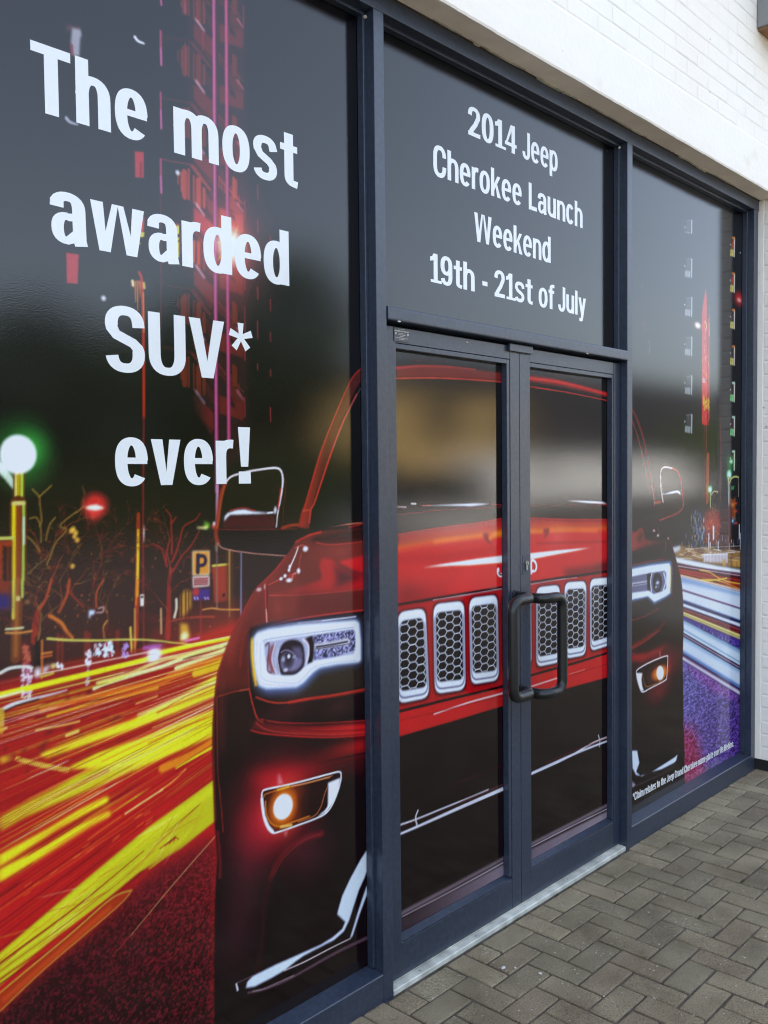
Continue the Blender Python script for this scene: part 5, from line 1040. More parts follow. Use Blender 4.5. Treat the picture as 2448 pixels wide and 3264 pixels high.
# transom bar: bull-nosed, standing slightly proud
pr = [(.10, 2.190), (.004, 2.190), (.0, 2.1905), (-.0024, 2.1915), (-.0036, 2.194), (-.0040, 2.197), (-.0040, 2.227), (-.0034, 2.2305), (-.0016, 2.2330), (.004, 2.2345), (.10, 2.237)]
f = MB(); f.prism(pr, 2.0985, 3.6405); tb = f.build('transom_bar', M_PAINT, shop)
for (x0, x1, z0, z1, sd) in ((.467, 2.050, .102, HZ, 'lrt'), (2.0955, 3.6425, 2.235, HZ, 'lrt'), (3.688, 5.063, .102, HZ, 'lrt')):
    f = MB(); seal(f, x0, x1, z0, z1, sides=sd); f.build('glazing_bead', M_PAINT, shop)
for x0, x1, z0, z1 in ((.467, 2.050, .10, HZ), (2.0955, 3.6425, 2.234, HZ), (3.688, 5.063, .10, HZ)):
    f = MB(); f.box(x0, x1, GP+.0015, GP+.0075, z0, z1); f.build('window_pane', M_GLASS, shop)
# added black backing blocks light behind the doors, so their gaps stay dark
f = MB(); f.box(2.0955, 3.6425, .088, .096, .0, 2.19); f.build('gap_light_block', M_BLACK, shop)
for x, z in ((2.062-.0155, HZ-.018), (2.0995, HZ-.017), (3.6300, HZ-.019)):     # blobs of old sealant in the corners
    f = MB(); bmesh.ops.create_icosphere(f.bm, subdivisions=2, radius=.006, matrix=Matrix.Translation((x, .033, z))); f.build('sealant_blob', M_MORTAR, shop, True)
th = empty('threshold', (2.88, .02, 0), 'pale worn aluminium strip along the foot of the doors', 'threshold')
f = MB(); f.prism([(.0065, -.01), (.0065, .009), (.009, .0115), (.035, .0135), (.036, .0105), (.039, .0105), (.040, .0165), (.046, .0165), (.046, -.01)], 2.103, 3.6425); f.build('threshold_strip', M_ALU, th)
for k in range(5):
    f = MB(); f.tube([(2.25+k*.31, .0225, .0125), (2.25+k*.31, .0225, .0138)], .0035, 12); f.build('screw', M_STEEL, th)

# ================================================================ doors
DY = .034
def door(x0, gx0, gx1, x1, hinge, label):
    d = empty('door', (x0 if hinge == 'l' else x1, DY+.02, .012), label, 'door', 'pair of glazed doors')
    dz0, dz1 = .020, 2.180
    gz0, gz1 = .150, 2.111
    f = MB()
    if hinge == 'l': L, Rr = (x0, gx0), (gx1+.0185, x1)
    else: L, Rr = (x0, gx0), (gx1+.0115, x1)
    f.box(L[0], L[1], DY, .084, dz0, dz1, .0012); f.build('stile', M_PAINT, d)
    f = MB(); f.box(Rr[0], Rr[1], DY, .084, dz0, dz1, .0012); f.build('stile', M_PAINT, d)
    f = MB(); f.box(L[1]+.0006, Rr[0]-.0016, DY+.0005, .084, 2.1290, dz1, .0010); f.build('top_rail', M_PAINT, d)
    f = MB(); f.box(L[1]+.0006, Rr[0]-.0016, DY+.0005, .084, dz0, .134, .0010); f.build('bottom_rail', M_PAINT, d)
    f = MB()
    f.box(gx1, Rr[0]-.0016, DY+.002, GP-.0008, gz0, 2.1272, .001)
    f.box(gx0+.0006, gx1-.0004, DY+.002, GP-.0008, gz1, 2.1272, .001)
    f.prism([(DY+.0015, .1352), (DY+.0015, .139), (GP-.0008, .150), (GP-.0008, .1352)], gx0+.0006, Rr[0]-.0016)
    f.build('glazing_bead', M_PAINT, d)
    f = MB(); f.box(gx0-.008, gx1+.008, GP+.0015, GP+.0075, gz0-.01, gz1+.01); f.build('window_pane', M_GLASS, d)
    return d
d1 = door(2.0985, 2.174, 2.789, 2.8665, 'l', 'left door of the pair, black pull handle on its right stile')
d2 = door(2.8695, 2.938, 3.573, 3.6385, 'r', 'right door of the pair, with lock cylinder, beside the right window')
def pull(d, mx, ox, oy, zt, zb, s):
    """thick D-shaped pull: out from the stile, sideways, then down; corners rounded"""
    r = .0202; R = .046
    def corner(p, a, b, n=7):
        p, a, b = Vector(p), Vector(a), Vector(b); u = (a-p).normalized()*min(R, (a-p).length*.49); v = (b-p).normalized()*min(R, (b-p).length*.49)
        return [(p+u)*(1-t)**2+p*2*t*(1-t)+(p+v)*t*t for t in [k/n for k in range(n+1)]]
    A, Bp, Cp, D_, E_, F_ = (mx, DY-.001, zt), (mx+s*.006, oy-.0, zt), (ox, oy-.004, zt), (ox, oy-.004, zb), (mx+s*.006, oy, zb), (mx, DY-.001, zb)
    P = [Vector(A)]+corner(Bp, A, Cp)+corner(Cp, Bp, D_)+corner(D_, Cp, E_)+corner(E_, D_, F_)+[Vector(F_)]
    f = MB(); f.tube(P, r, 26); h = f.build('pull_handle', M_HANDLE, d, True)
    for z in (zt, zb):
        f = MB(); f.tube([(mx, DY-.0012, z), (mx, DY-.006, z), (mx, DY-.0075, z)], [.0235, .0235, .0205], 24); f.build('handle_rose', M_BLACK, h)
pull(d1, 2.838, 2.700, -.046, 1.2300, .8700, -1)
pull(d2, 2.905, 3.025, -.050, 1.2180, .8480, 1)
f = MB(); f.box(2.8830, 2.9285, DY-.0012, DY+.002, 1.308, 1.383, .0005); f.build('lock_plate', plain('lock_plate_paint', (.045, .058, .082), .45), d2)
f = MB(); f.tube([(2.9045, DY-.001, 1.3520), (2.9045, DY-.009, 1.3520)], .0088, 24); f.box(2.9000, 2.9090, DY-.009, DY-.001, 1.3230, 1.3520, .002); lk = f.build('lock_cylinder', M_STEEL, d2)
f = MB(); f.box(2.9036, 2.9054, DY-.0096, DY-.0085, 1.3470, 1.3570); f.build('keyhole', M_BLACK, lk)
cp = MB(); cp.box(2.7900, 2.9420, DY-.013, DY-.0005, 2.158, 2.1860, .0015); tag(cp.build('strike_plate', M_PAINT), 'small navy cover plate above the meeting edges of the two doors', 'cover plate')
for k, (xx, zz) in enumerate(((2.150, 2.1895), (2.545, 2.166), (3.30, 2.1895))):      # dried drips of white sealant
    f = MB(); bmesh.ops.create_icosphere(f.bm, subdivisions=2, radius=.0045, matrix=Matrix.Translation((xx, -.004 if k != 1 else DY-.001, zz)) @ Matrix.Diagonal((1.8, .5, .6, 1))); f.build('sealant_blob', M_MORTAR if k else M_PLATEW, shop, True)
# maker's plate above the left door
pq = empty('plaque', (2.2, DY, 2.155), 'small black plaque with white writing screwed above the left door', 'plaque')
f = MB(); f.box(2.1635, 2.2350, DY-.0024, DY+.0003, 2.1335, 2.1770, .0004); f.build('plate', M_PLATE, pq)
r = random.Random(4)
f = MB()
for z, x0, x1, h in ((2.1735, 2.182, 2.217, .0016), (2.1672, 2.166, 2.232, .0040), (2.1600, 2.186, 2.214, .0018), (2.1555, 2.182, 2.217, .0020), (2.1505, 2.190, 2.208, .0018), (2.1455, 2.167, 2.230, .0018), (2.1415, 2.186, 2.214, .0016)):
    x = x0
    while x < x1:
        wl = h*r.uniform(.45, .75); f.box(x, x+wl, DY-.0030, DY-.0025, z-h/2*r.uniform(.8, 1), z+h/2*r.uniform(.8, 1)); x += wl+h*r.uniform(.2, .4) if r.random() < .85 else wl+h*.9
f.build('writing', M_PLATEW, pq)
for x in (2.1700, 2.2285):
    f = MB(); f.tube([(x, DY-.0024, 2.1585), (x, DY-.0044, 2.1585)], .0036, 14); f.build('screw', M_PLATEW, pq)

# grit and small growth on the paving
for k, (x, y, r_, lab) in enumerate(((2.4689, -.1668, .0075, 'larger white pebble lying on the blocks before the left door'), (2.4991, -.1956, .0042, 'small pale pebble just right of the larger white one'), (2.5265, -.2791, .0050, 'white pebble farthest from the doors'))):
    f = MB(); bmesh.ops.create_icosphere(f.bm, subdivisions=3, radius=r_, matrix=Matrix.Translation((x, y, r_*.45)) @ Matrix.Rotation(k, 4, 'Z') @ Matrix.Diagonal((1.25, .85, .55, 1)))
    for v in f.bm.verts: v.co += v.normal*math.sin(v.co.x*900+v.co.y*700)*r_*.08
    o = f.build('pebble', M_PLATEW, None, True); tag(o, lab, 'pebble', 'pebbles on the paving')
M_MOSS = plain('moss_green', (.075, .085, .025), .9, 0, .5, 60)
f = MB(); r = random.Random(31)
for cl in range(46):
    if cl < 30: cx, cy = r.uniform(.6, 5.0), r.choice([-.004, -.003])+(.010 if False else 0)
    else:
        i, j = r.randint(-10, 22), r.randint(0, 12); cx, cy = 2.9542+i*.1+r.uniform(-.03, .03), -.0051-j*.1
    for b_ in range(r.randint(10, 34)):
        x, y = cx+r.gauss(0, .010), cy-abs(r.gauss(0, .0022)) if cl < 30 else cy+r.gauss(0, .0022); hh = r.uniform(.002, .009); a = r.uniform(0, 6.28); w_ = r.uniform(.0008, .0018)
        f.poly([(x-w_*math.cos(a), y-w_*math.sin(a), -.006), (x+w_*math.cos(a), y+w_*math.sin(a), -.006), (x+r.uniform(-.004, .004), y+r.uniform(-.004, .004), hh-.002)])
tag(f.build('moss', M_MOSS), kind='stuff')
# ================================================================ the vinyl graphics on the glass
PR = make_print()
def lin(c): return np.where(c <= .04045, c/12.92, ((c+.055)/1.055)**2.4)
PLIN = np.clip(lin(np.clip(PR.a, 0, 1))*1.12-.0022, .0012, .86)
def in_poly(P, X, Z):
    ins = np.zeros(X.shape, bool); n = len(P)
    for i in range(n):
        x0, z0 = P[i]; x1, z1 = P[(i+1) % n]
        if z0 == z1: continue
        c = ((z0 > Z) != (z1 > Z)) & (X < (x1-x0)*(Z-z0)/(z1-z0)+x0); ins ^= c
    return ins
W_ = lambda L: [to_wall(*p) for p in L]
_L, _R = body_outline()
CAR = W_(_L+_R+fh(240,425)+q4(965,600, 860,555, 750,528, 630,510, 500,488, 300,478, 50,478)+q3(1700,440, 1568,478, 1515,530, 1450,670, 1380,850, 1310,1106)+fb(800,618, 700,640, 610,640))
MIRL = W_(fb(150,235, 220,182, 370,142, 520,118, 610,112, 660,145, 672,250, 640,430, 620,640, 790,650, 780,720, 700,895, 520,886, 250,856, 140,826, 80,785, 62,700, 78,600, 95,450))
MIRR = W_(q4(1195,1085, 1190,1000, 1188,935, 1205,908, 1262,918, 1285,960)+fh(470,60, 492,220, 496,320, 480,350, 430,388, 280,446, 240,320, 300,290))
HLL = W_(fa(372,380, 430,310, 560,265, 1308,180, 1345,215, 1362,590, 1150,625, 990,655, 860,790, 790,830, 520,840, 440,815, 385,640)); HLR = W_(fh(20,868, 200,825, 385,806, 395,860, 386,1090, 340,1120, 236,1172, 180,1118, 20,1150))
FGL = W_(fc(470,420, 476,345, 520,316, 1100,172, 1165,160, 1192,195, 1176,300, 1120,450, 1055,545, 960,592, 620,714, 560,712, 520,660)); FGR = W_(fh(70,1785, 86,1748, 338,1628, 362,1660, 354,1815, 338,1858, 140,1962, 108,1942))
GRL = W_(fe(60,868, 600,780, 1340,660)+fg(30,838, 400,780, 840,712, 850,1500, 500,1610, 40,1740)+fe(1340,1780, 600,1955, 60,2080))
def film(x0, x1, z0, z1, dx, dz, root):
    nx = int((x1-x0)/dx)+1; nz = int((z1-z0)/dz)+1
    X = np.linspace(x0, x1, nx); Z = np.linspace(z0, z1, nz)
    fx = np.clip((X-PR.X0)*PR.S-.5, 0, PR.w-2); fz = np.clip((Z-PR.Z0)*PR.S-.5, 0, PR.h-2)
    ix = fx.astype(int); iz = fz.astype(int); ax = (fx-ix)[None, :, None]; az = (fz-iz)[:, None, None]
    g = lambda a, b: PLIN[iz+a][:, ix+b]
    C = (g(0, 0)*(1-ax)+g(0, 1)*ax)*(1-az)+(g(1, 0)*(1-ax)+g(1, 1)*ax)*az
    GX, GZ = np.meshgrid(X, Z)
    CX, CZ = (GX[:-1, :-1]+GX[1:, 1:])/2, (GZ[:-1, :-1]+GZ[1:, 1:])/2
    lab = np.zeros(CX.shape, int)
    for k, P in ((1, CAR), (2, MIRL), (2, MIRR), (3, HLL), (4, HLR), (5, FGL), (6, FGR), (7, GRL)):
        lab[in_poly(P, CX, CZ)] = k
    idx = np.arange(nx*nz).reshape(nz, nx)
    quads = np.stack([idx[:-1, :-1], idx[:-1, 1:], idx[1:, 1:], idx[1:, :-1]], -1)
    co = np.stack([GX, np.full_like(GX, GP), GZ], -1).reshape(-1, 3); cc = np.concatenate([C.reshape(-1, 3), np.ones((nx*nz, 1))], 1)
    rl = Vector(root.location); made = {}
    names = {0: ('printed_street', None), 1: ('printed_car', None), 2: ('printed_mirror', None), 3: ('printed_headlight', 'white glowing headlight with amber edge'), 4: ('printed_headlight', 'white headlight'),
             5: ('printed_fog_light', 'chrome framed fog light with red glow'), 6: ('printed_fog_light', 'small fog light'), 7: ('printed_grille', None)}
    for k in range(8):
        q = quads[lab == k]
        if len(q) < 30: continue
        used, inv = np.unique(q.ravel(), return_inverse=True)
        me = bpy.data.meshes.new(names[k][0]); me.vertices.add(len(used)); me.vertices.foreach_set('co', co[used].astype(np.float32).ravel())
        me.loops.add(len(inv)); me.loops.foreach_set('vertex_index', inv.astype(np.int32)); me.polygons.add(len(q)); me.polygons.foreach_set('loop_start', np.arange(0, len(inv), 4, dtype=np.int32))
        me.update(calc_edges=True)
        ca = me.color_attributes.new('print', 'FLOAT_COLOR', 'POINT'); ca.data.foreach_set('color', cc[used].astype(np.float32).ravel())
        me.materials.append(M_FILM)
        o = bpy.data.objects.new(names[k][0], me); COL.objects.link(o)
        par = made[1] if k > 1 and 1 in made else root
        o.parent = par; o.matrix_parent_inverse = Matrix.Translation(rl).inverted() if par is root else Matrix.Identity(4)
        if par is not root: o.matrix_parent_inverse = (Matrix.Translation(rl).inverted().inverted() @ Matrix.Translation(rl).inverted()) if False else Matrix.Identity(4)
        made[k] = o
        if names[k][1]: o['label'] = names[k][1]
    return made

# ---- lettering: a bold condensed grotesque drawn as strokes with unequal stem and bar widths
def arc(cx, cy, rx, ry, a0, a1, n=14, p=2.35):
    out = []
    for k in range(n+1):
        t = RAD(a0+(a1-a0)*k/n); c, s = math.cos(t), math.sin(t)
        out.append((cx+rx*math.copysign(abs(c)**(2/p), c), cy+ry*math.copysign(abs(s)**(2/p), s)))
    return out
def font(W, H, XH):
    """glyph -> (width, list of pieces); a piece is ('p', polygon) or ('s', centre line, stem width, bar width)"""
    h = W/2; b = H/2; G = {}
    def R(x0, y0, x1, y1): return ('p', [(x0, y0), (x1, y0), (x1, y1), (x0, y1)])
    def S(P, w=W, v=H): return ('s', P, w, v)
    def bowl(w, y0, y1): return S(arc(w/2, (y0+y1)/2, w/2-h, (y1-y0)/2-b, 0, 360, 36))
    def arch(x0, x1, top, r=.30): # from left stem over to right stem, ends going down
        cx = (x0+x1)/2; return arc(cx, top-r, (x1-x0)/2, r-b, 180, 0, 14)
    w = .62; G['T'] = (w, [R(0, 1-H*1.12, w, 1), R(w/2-h, 0, w/2+h, 1-H)])
    w = .58; G['h'] = (w, [R(0, 0, W, 1), S([(h*.9, XH-.34)]+arch(h*1.0, w-h, XH)[1:]+[(w-h, 0)])])
    G['n'] = (w, [R(0, 0, W, XH-.01), S([(h*.9, XH-.34)]+arch(h*1.0, w-h, XH)[1:]+[(w-h, 0)])])
    G['u'] = (w, [R(w-W, 0, w, XH-.01), S([(h, XH-.01)]+[(w-x, XH-.01-y) for x, y in arch(h, w-h, XH)][::1])]); G['u'] = (w, [R(w-W, 0, w, XH-.01), S([(h, XH-.01)]+arc(w/2, .29, w/2-h, .29-b, 180, 360, 14))])
    w = .90; G['m'] = (w, [R(0, 0, W, XH-.01), S([(h*.9, XH-.34)]+arch(h, w/2, XH)[1:]+[(w/2, 0)], W*.96), S([(w/2, XH-.34)]+arch(w/2, w-h, XH)[1:]+[(w-h, 0)], W*.96)])
    w = .59; G['o'] = (w, [bowl(w, -.018, XH+.012)])
    w = .585; G['e'] = (w, [S(arc(w/2, XH/2, w/2-h, XH/2+.012-b, 2, 318, 34)), R(h, XH*.455, w-.012, XH*.455+H*.78)])
    w = .58; G['a'] = (w, [S([(h*.95, XH*.70)]+arc(w/2-.02, XH-.235, w/2-h-.0, .245-b, 165, 0, 12)[1:]+[(w-h-.012, .10), (w-h+.012, 0)], W, H),
        S([(w-h-.03, XH*.56), (w*.5, XH*.53)]+arc(h+.15, XH*.305, .15, XH*.305+.015-b, 90, 270, 12)+[(w*.55, .08), (w-h-.02, .20)], W*.9, H*.85)])
    w = .55; G['c'] = (w, [S(arc(w/2, XH/2, w/2-h, XH/2+.012-b, 38, 322, 30), W, H*1.05)])
    w = .55; G['s'] = (w, [S([(w-h*.75, XH*.70)]+arc(w/2, XH*.735, w/2-h*.9, XH*.265+.012-b, 8, 190, 14)+[(w*.30, XH*.56), (w*.66, XH*.44)]+arc(w/2, XH*.265, w/2-h*.9, XH*.265+.012-b, 20, -170, 14), W*.86, H*1.02)])
    w = .41; G['t'] = (w, [S([(.205, XH+.20), (.205, .20)]+arc(.305, .2, .10, .2-b-.002, 180, 262, 7)+[(w, b-.012)], W, H*.95), R(0, XH-H*.95, w, XH-.005)])
    w = .37; G['r'] = (w, [R(0, 0, W, XH-.01), S([(h*1.0, XH-.36)]+arc(h+.21, XH-.27, .20, .275-b, 180, 92, 8)+[(w+.0, XH+.0-b)], W*.92, H*1.15)])
    w = .59; G['d'] = (w, [R(w-W, 0, w, 1), S(arc(w/2-.005, XH/2, w/2-h, XH/2+.014-b, 0, 360, 36))])
    G['p'] = (w, [R(0, -.24, W, XH-.01), S(arc(w/2+.005, XH/2, w/2-h, XH/2+.014-b, 0, 360, 36))])
    G['b'] = (w, [R(0, 0, W, 1), S(arc(w/2+.005, XH/2, w/2-h, XH/2+.014-b, 0, 360, 36))])
    w = .56; G['v'] = (w, [('p', [(0, XH-.01), (W*1.0, XH-.01), (w/2+.0, .22), (w/2+.0, 0), (w/2-W*.5, 0)]), ('p', [(w, XH-.01), (w-W*1.0, XH-.01), (w/2, .22), (w/2, 0), (w/2+W*.5, 0)])])
    G['y'] = (w, [('p', [(0, XH-.01), (W*1.0, XH-.01), (w/2+.03, .20), (w/2-W*.48, .02)]), ('p', [(w, XH-.01), (w-W, XH-.01), (w/2-W*.48, .02), (w/2-W*.62, -.10), (w/2-.22, -.10), (w/2-.22, -.235), (w/2-.06, -.245), (w/2+.04, -.20), (w/2+W*.5, 0)])])
    w = .93; q = w/4; G['w'] = (w, [('p', [(0, XH-.01), (W*.98, XH-.01), (q+.02, .26), (q+W*.44, 0), (q-W*.44, 0)]), ('p', [(2*q-W*.46, XH-.01), (2*q+W*.02, XH-.01), (q+W*.44, 0), (q-.03, 0), (q-.0, .26)]),
        ('p', [(2*q+W*.46, XH-.01), (2*q-W*.02, XH-.01), (3*q-W*.44, 0), (3*q+.03, 0), (3*q, .26)]), ('p', [(w, XH-.01), (w-W*.98, XH-.01), (3*q-.02, .26), (3*q-W*.44, 0), (3*q+W*.44, 0)])])
    w = 1.02; q = w/4; G['W'] = (w, [('p', [(0, 1), (W*1.02, 1), (q+.03, .30), (q+W*.46, 0), (q-W*.46, 0)]), ('p', [(2*q-W*.48, 1), (2*q+W*.02, 1), (q+W*.46, 0), (q-.03, 0), (q, .30)]),
        ('p', [(2*q+W*.48, 1), (2*q-W*.02, 1), (3*q-W*.46, 0), (3*q+.03, 0), (3*q, .30)]), ('p', [(w, 1), (w-W*1.02, 1), (3*q-.03, .30), (3*q-W*.46, 0), (3*q+W*.46, 0)])])
    w = .71; G['V'] = (w, [('p', [(0, 1), (W*1.03, 1), (w/2+.005, .26), (w/2+.005, 0), (w/2-W*.54, 0)]), ('p', [(w, 1), (w-W*1.03, 1), (w/2-.005, .26), (w/2-.005, 0), (w/2+W*.54, 0)])])
    w = .69; G['U'] = (w, [S([(h, 1), (h, .33)]+arc(w/2, .33, w/2-h, .35-b, 180, 360, 16)[1:-1]+[(w-h, .33), (w-h, 1)])])
    w = .68; G['S'] = (w, [S([(w-h*.95, .705)]+arc(w/2, .735, w/2-h, .285-b, 4, 195, 16)+[(w*.28, .565), (w*.70, .45)]+arc(w/2, .275, w/2-h, .295-b, 22, -172, 16), W, H*1.12)])
    w = .66; G['C'] = (w, [S([(w-h, .66)]+arc(w/2, .66, w/2-h, .36-b, 0, 180, 14)+arc(w/2, .34, w/2-h, .36-b, 180, 360, 14)+[(w-h, .36)], W, H*1.12)])
    w = .62; G['G'] = (w+.05, [S([(w-h, .66)]+arc(w/2, .66, w/2-h, .36-b, 0, 180, 14)+arc(w/2, .34, w/2-h, .36-b, 180, 360, 14)+[(w-h, .50)], W, H*1.12), R(w/2, .42, w, .55)])
    w = .52; G['L'] = (w, [R(0, 0, W, 1), R(W, 0, w, H*1.12)])
    w = .52; G['J'] = (w, [S([(w-h, 1), (w-h, .28)]+arc(w/2, .27, w/2-h, .29-b, 0, -178, 12), W, H)])
    w = .56; G['k'] = (w, [R(0, 0, W, 1), ('p', [(W, .22), (W, .46), (w*.66, XH-.01), (w*.98, XH-.01)]), ('p', [(W*1.35, .42), (w*.58, .52), (w+.02, 0), (w*.64, 0)])])
    w = W; G['l'] = (w, [R(0, 0, W, 1)]); G['i'] = (w, [R(0, 0, W, XH-.01), R(0, XH+.07, W, 1)])
    w = .38; G['f'] = (w, [S([(.17, 0), (.17, .80)]+arc(.29, .80, .12, .20-b, 180, 92, 8)+[(w+.02, 1-b)], W, H*.95), R(0, XH-H*.95, w, XH-.005)])
    w = .30; G['-'] = (w, [R(0, .30, w, .46)]); G['.'] = (W, [R(0, 0, W, .19)])
    w = .27; G['!'] = (w, [('p', [(0, 1.0), (w, 1.0), (w*.80, .30), (w*.20, .30)]), R(.0, 0, w, .215)])
    w = .50; ast = []
    for k in range(5):
        a = RAD(90+72*k); c, s = math.cos(a), math.sin(a); n = (-s, c); cx, cy = w/2, .77
        ast.append(('p', [(cx-n[0]*.035, cy-n[1]*.035), (cx+c*.25-n[0]*.065, cy+s*.25-n[1]*.065), (cx+c*.25+n[0]*.065, cy+s*.25+n[1]*.065), (cx+n[0]*.035, cy+n[1]*.035)]))
    G['*'] = (w, ast)
    w = .57; G['2'] = (w, [S([(h*.95, .70)]+arc(w/2, .735, w/2-h, .275-b, 180, -15, 14)+[(w*.60, .42), (w*.30, .20), (h*.95, .06)], W*.95, H), R(.01, 0, w, H*1.05)])
    G['0'] = (w, [bowl(w, -.015, 1.012)])
    G['1'] = (.42, [R(.16, 0, .16+W, 1), ('p', [(0, .72), (.16, .76), (.16, 1), (.10, .90), (0, .86)]), R(.02, 0, .54, H*.72)])
    w = .60; G['4'] = (w, [R(.34, 0, .34+W*.92, 1), R(0, .22, w, .22+H*.95), ('p', [(0, .22), (.12, .22+H*.5), (.34, .78), (.34, 1), (.30, 1)])])
    w = .57; G['9'] = (w, [S(arc(w/2, .675, w/2-h, .337-b, 0, 360, 30)), S([(w-h, .68), (w-h, .34)]+arc(w/2, .30, w/2-h, .315-b, 0, -165, 10), W, H)])
    return G
def text(s, x0, x1, z0, cap, root, y=GP-.00045, W=.216, H=.132, XH=.765, gap=.075, space=.25, name='lettering', tilt=0.0, label=None):
    G = font(W, H, XH); adv = 0; place = []
    for i, ch in enumerate(s):
        if ch == ' ': adv += space; continue
        place.append((ch, adv)); adv += G[ch][0]+gap
    total = adv-gap; kx = (x1-x0)/total
    mb = MB(); 
    for ch, a in place:
        for q, pc in enumerate(G[ch][1]):
            yy = y-.00007*q
            T = lambda p: (x0+(a+p[0])*kx, yy, z0+p[1]*cap+((a+p[0])*kx)*tilt)
            if pc[0] == 'p':
                n_ = len(pc[1])
                from mathutils.geometry import tessellate_polygon
                vs = [mb.bm.verts.new(T(p)) for p in pc[1]]
                for tri in tessellate_polygon([[Vector((p[0], p[1], 0)) for p in pc[1]]]):
                    if len(set(tri)) == 3:
                        try: mb.bm.faces.new([vs[t] for t in tri])
                        except ValueError: pass
            else:
                P = [Vector((p[0], p[1])) for p in pc[1]]; P = [p for k, p in enumerate(P) if k == 0 or (p-P[k-1]).length > 1e-4]
                closed = (P[0]-P[-1]).length < 1e-3
                if closed: P = P[:-1]
                N = len(P); ring = []
                for k in range(N):
                    if closed: t = P[(k+1) % N]-P[k-1]
                    else: t = P[min(k+1, N-1)]-P[max(k-1, 0)]
                    t.normalize(); n = Vector((-t.y*pc[2]/2, t.x*pc[3]/2))
                    ring.append((mb.bm.verts.new(T(P[k]+n)), mb.bm.verts.new(T(P[k]-n))))
                for k in range(N if closed else N-1):
                    A_, B_ = ring[k], ring[(k+1) % N]; mb.bm.faces.new([A_[0], A_[1], B_[1], B_[0]])
    for f_ in mb.bm.faces:
        f_.normal_update()
        if f_.normal.y > 0: f_.normal_flip()
    me = bpy.data.meshes.new(name); mb.bm.to_mesh(me); mb.bm.free(); me.materials.append(M_WHITE)
    o = bpy.data.objects.new(name, me); COL.objects.link(o); o.parent = root; o.matrix_parent_inverse = Matrix.Translation(Vector(root.location)).inverted()
    return o

g1 = empty('window_graphic', (1.26, GP, .103), 'large left window print lettered The most awarded SUV* ever! over light trails', 'window graphic')
film(.4672, 2.0498, .1025, HZ-.0005, .0028, .0024, g1)
text('The', .9789, 1.2827, 2.546, .1570, g1); text('most', 1.3596, 1.784, 2.543, .1570, g1)
text('awarded', 1.0168, 1.7463, 2.254, .1570, g1, gap=.062)
text('SUV', 1.1503, 1.5096, 1.966, .1570, g1, gap=.07); text('*', 1.5259, 1.6062, 1.966, .1570, g1)
text('ever', 1.1694, 1.5331, 1.679, .1570, g1, gap=.062); text('!', 1.5507, 1.5929, 1.679, .1580, g1)
g2 = empty('window_graphic', (2.87, GP, 2.236), 'dark print on the window above the doors, lettered 2014 Jeep Cherokee Launch Weekend', 'window graphic')
film(2.0957, 3.6423, 2.2345, HZ-.0005, .004, .004, g2)
K = dict(gap=.066, W=.190, H=.135)
text('2014', 2.5962, 2.8957, 2.914, .103, g2, **K); text('Jeep', 2.9338, 3.1812, 2.914, .103, g2, **K)
text('Cherokee', 2.4025, 2.9281, 2.727, .103, g2, **K); text('Launch', 2.9754, 3.3721, 2.727, .103, g2, **K)
text('Weekend', 2.6297, 3.1288, 2.543, .103, g2, **K)
text('19th', 2.3815, 2.6295, 2.360, .099, g2, **K); text('-', 2.6755, 2.7064, 2.360, .099, g2, **K); text('21st', 2.7488, 2.9992, 2.360, .099, g2, **K); text('of', 3.0413, 3.1532, 2.360, .099, g2, **K); text('July', 3.1818, 3.3974, 2.361, .099, g2, **K)
g3 = empty('window_graphic', (2.48, GP, .15), 'print on the left door, red bonnet with left half of the grille', 'window graphic')
film(2.1745, 2.7888, .1505, 2.1108, .0032, .0032, g3)
g4 = empty('window_graphic', (3.25, GP, .15), 'print on the right door, red bonnet with right half of the grille', 'window graphic')
film(2.9385, 3.5728, .1505, 2.1108, .0034, .0032, g4)
g5 = empty('window_graphic', (4.37, GP, .103), 'right window print of blue-white light trails, red tower and black car flank with small print', 'window graphic')
film(3.6882, 5.0628, .1025, HZ-.0005, .0052, .0036, g5)
text('*Claim relates to the Jeep Grand Cherokee name-plate over its lifetime.', 3.8089, 4.9749, .1605, .0365, g5, W=.215, H=.15, gap=.07, space=.24, tilt=-.0045)
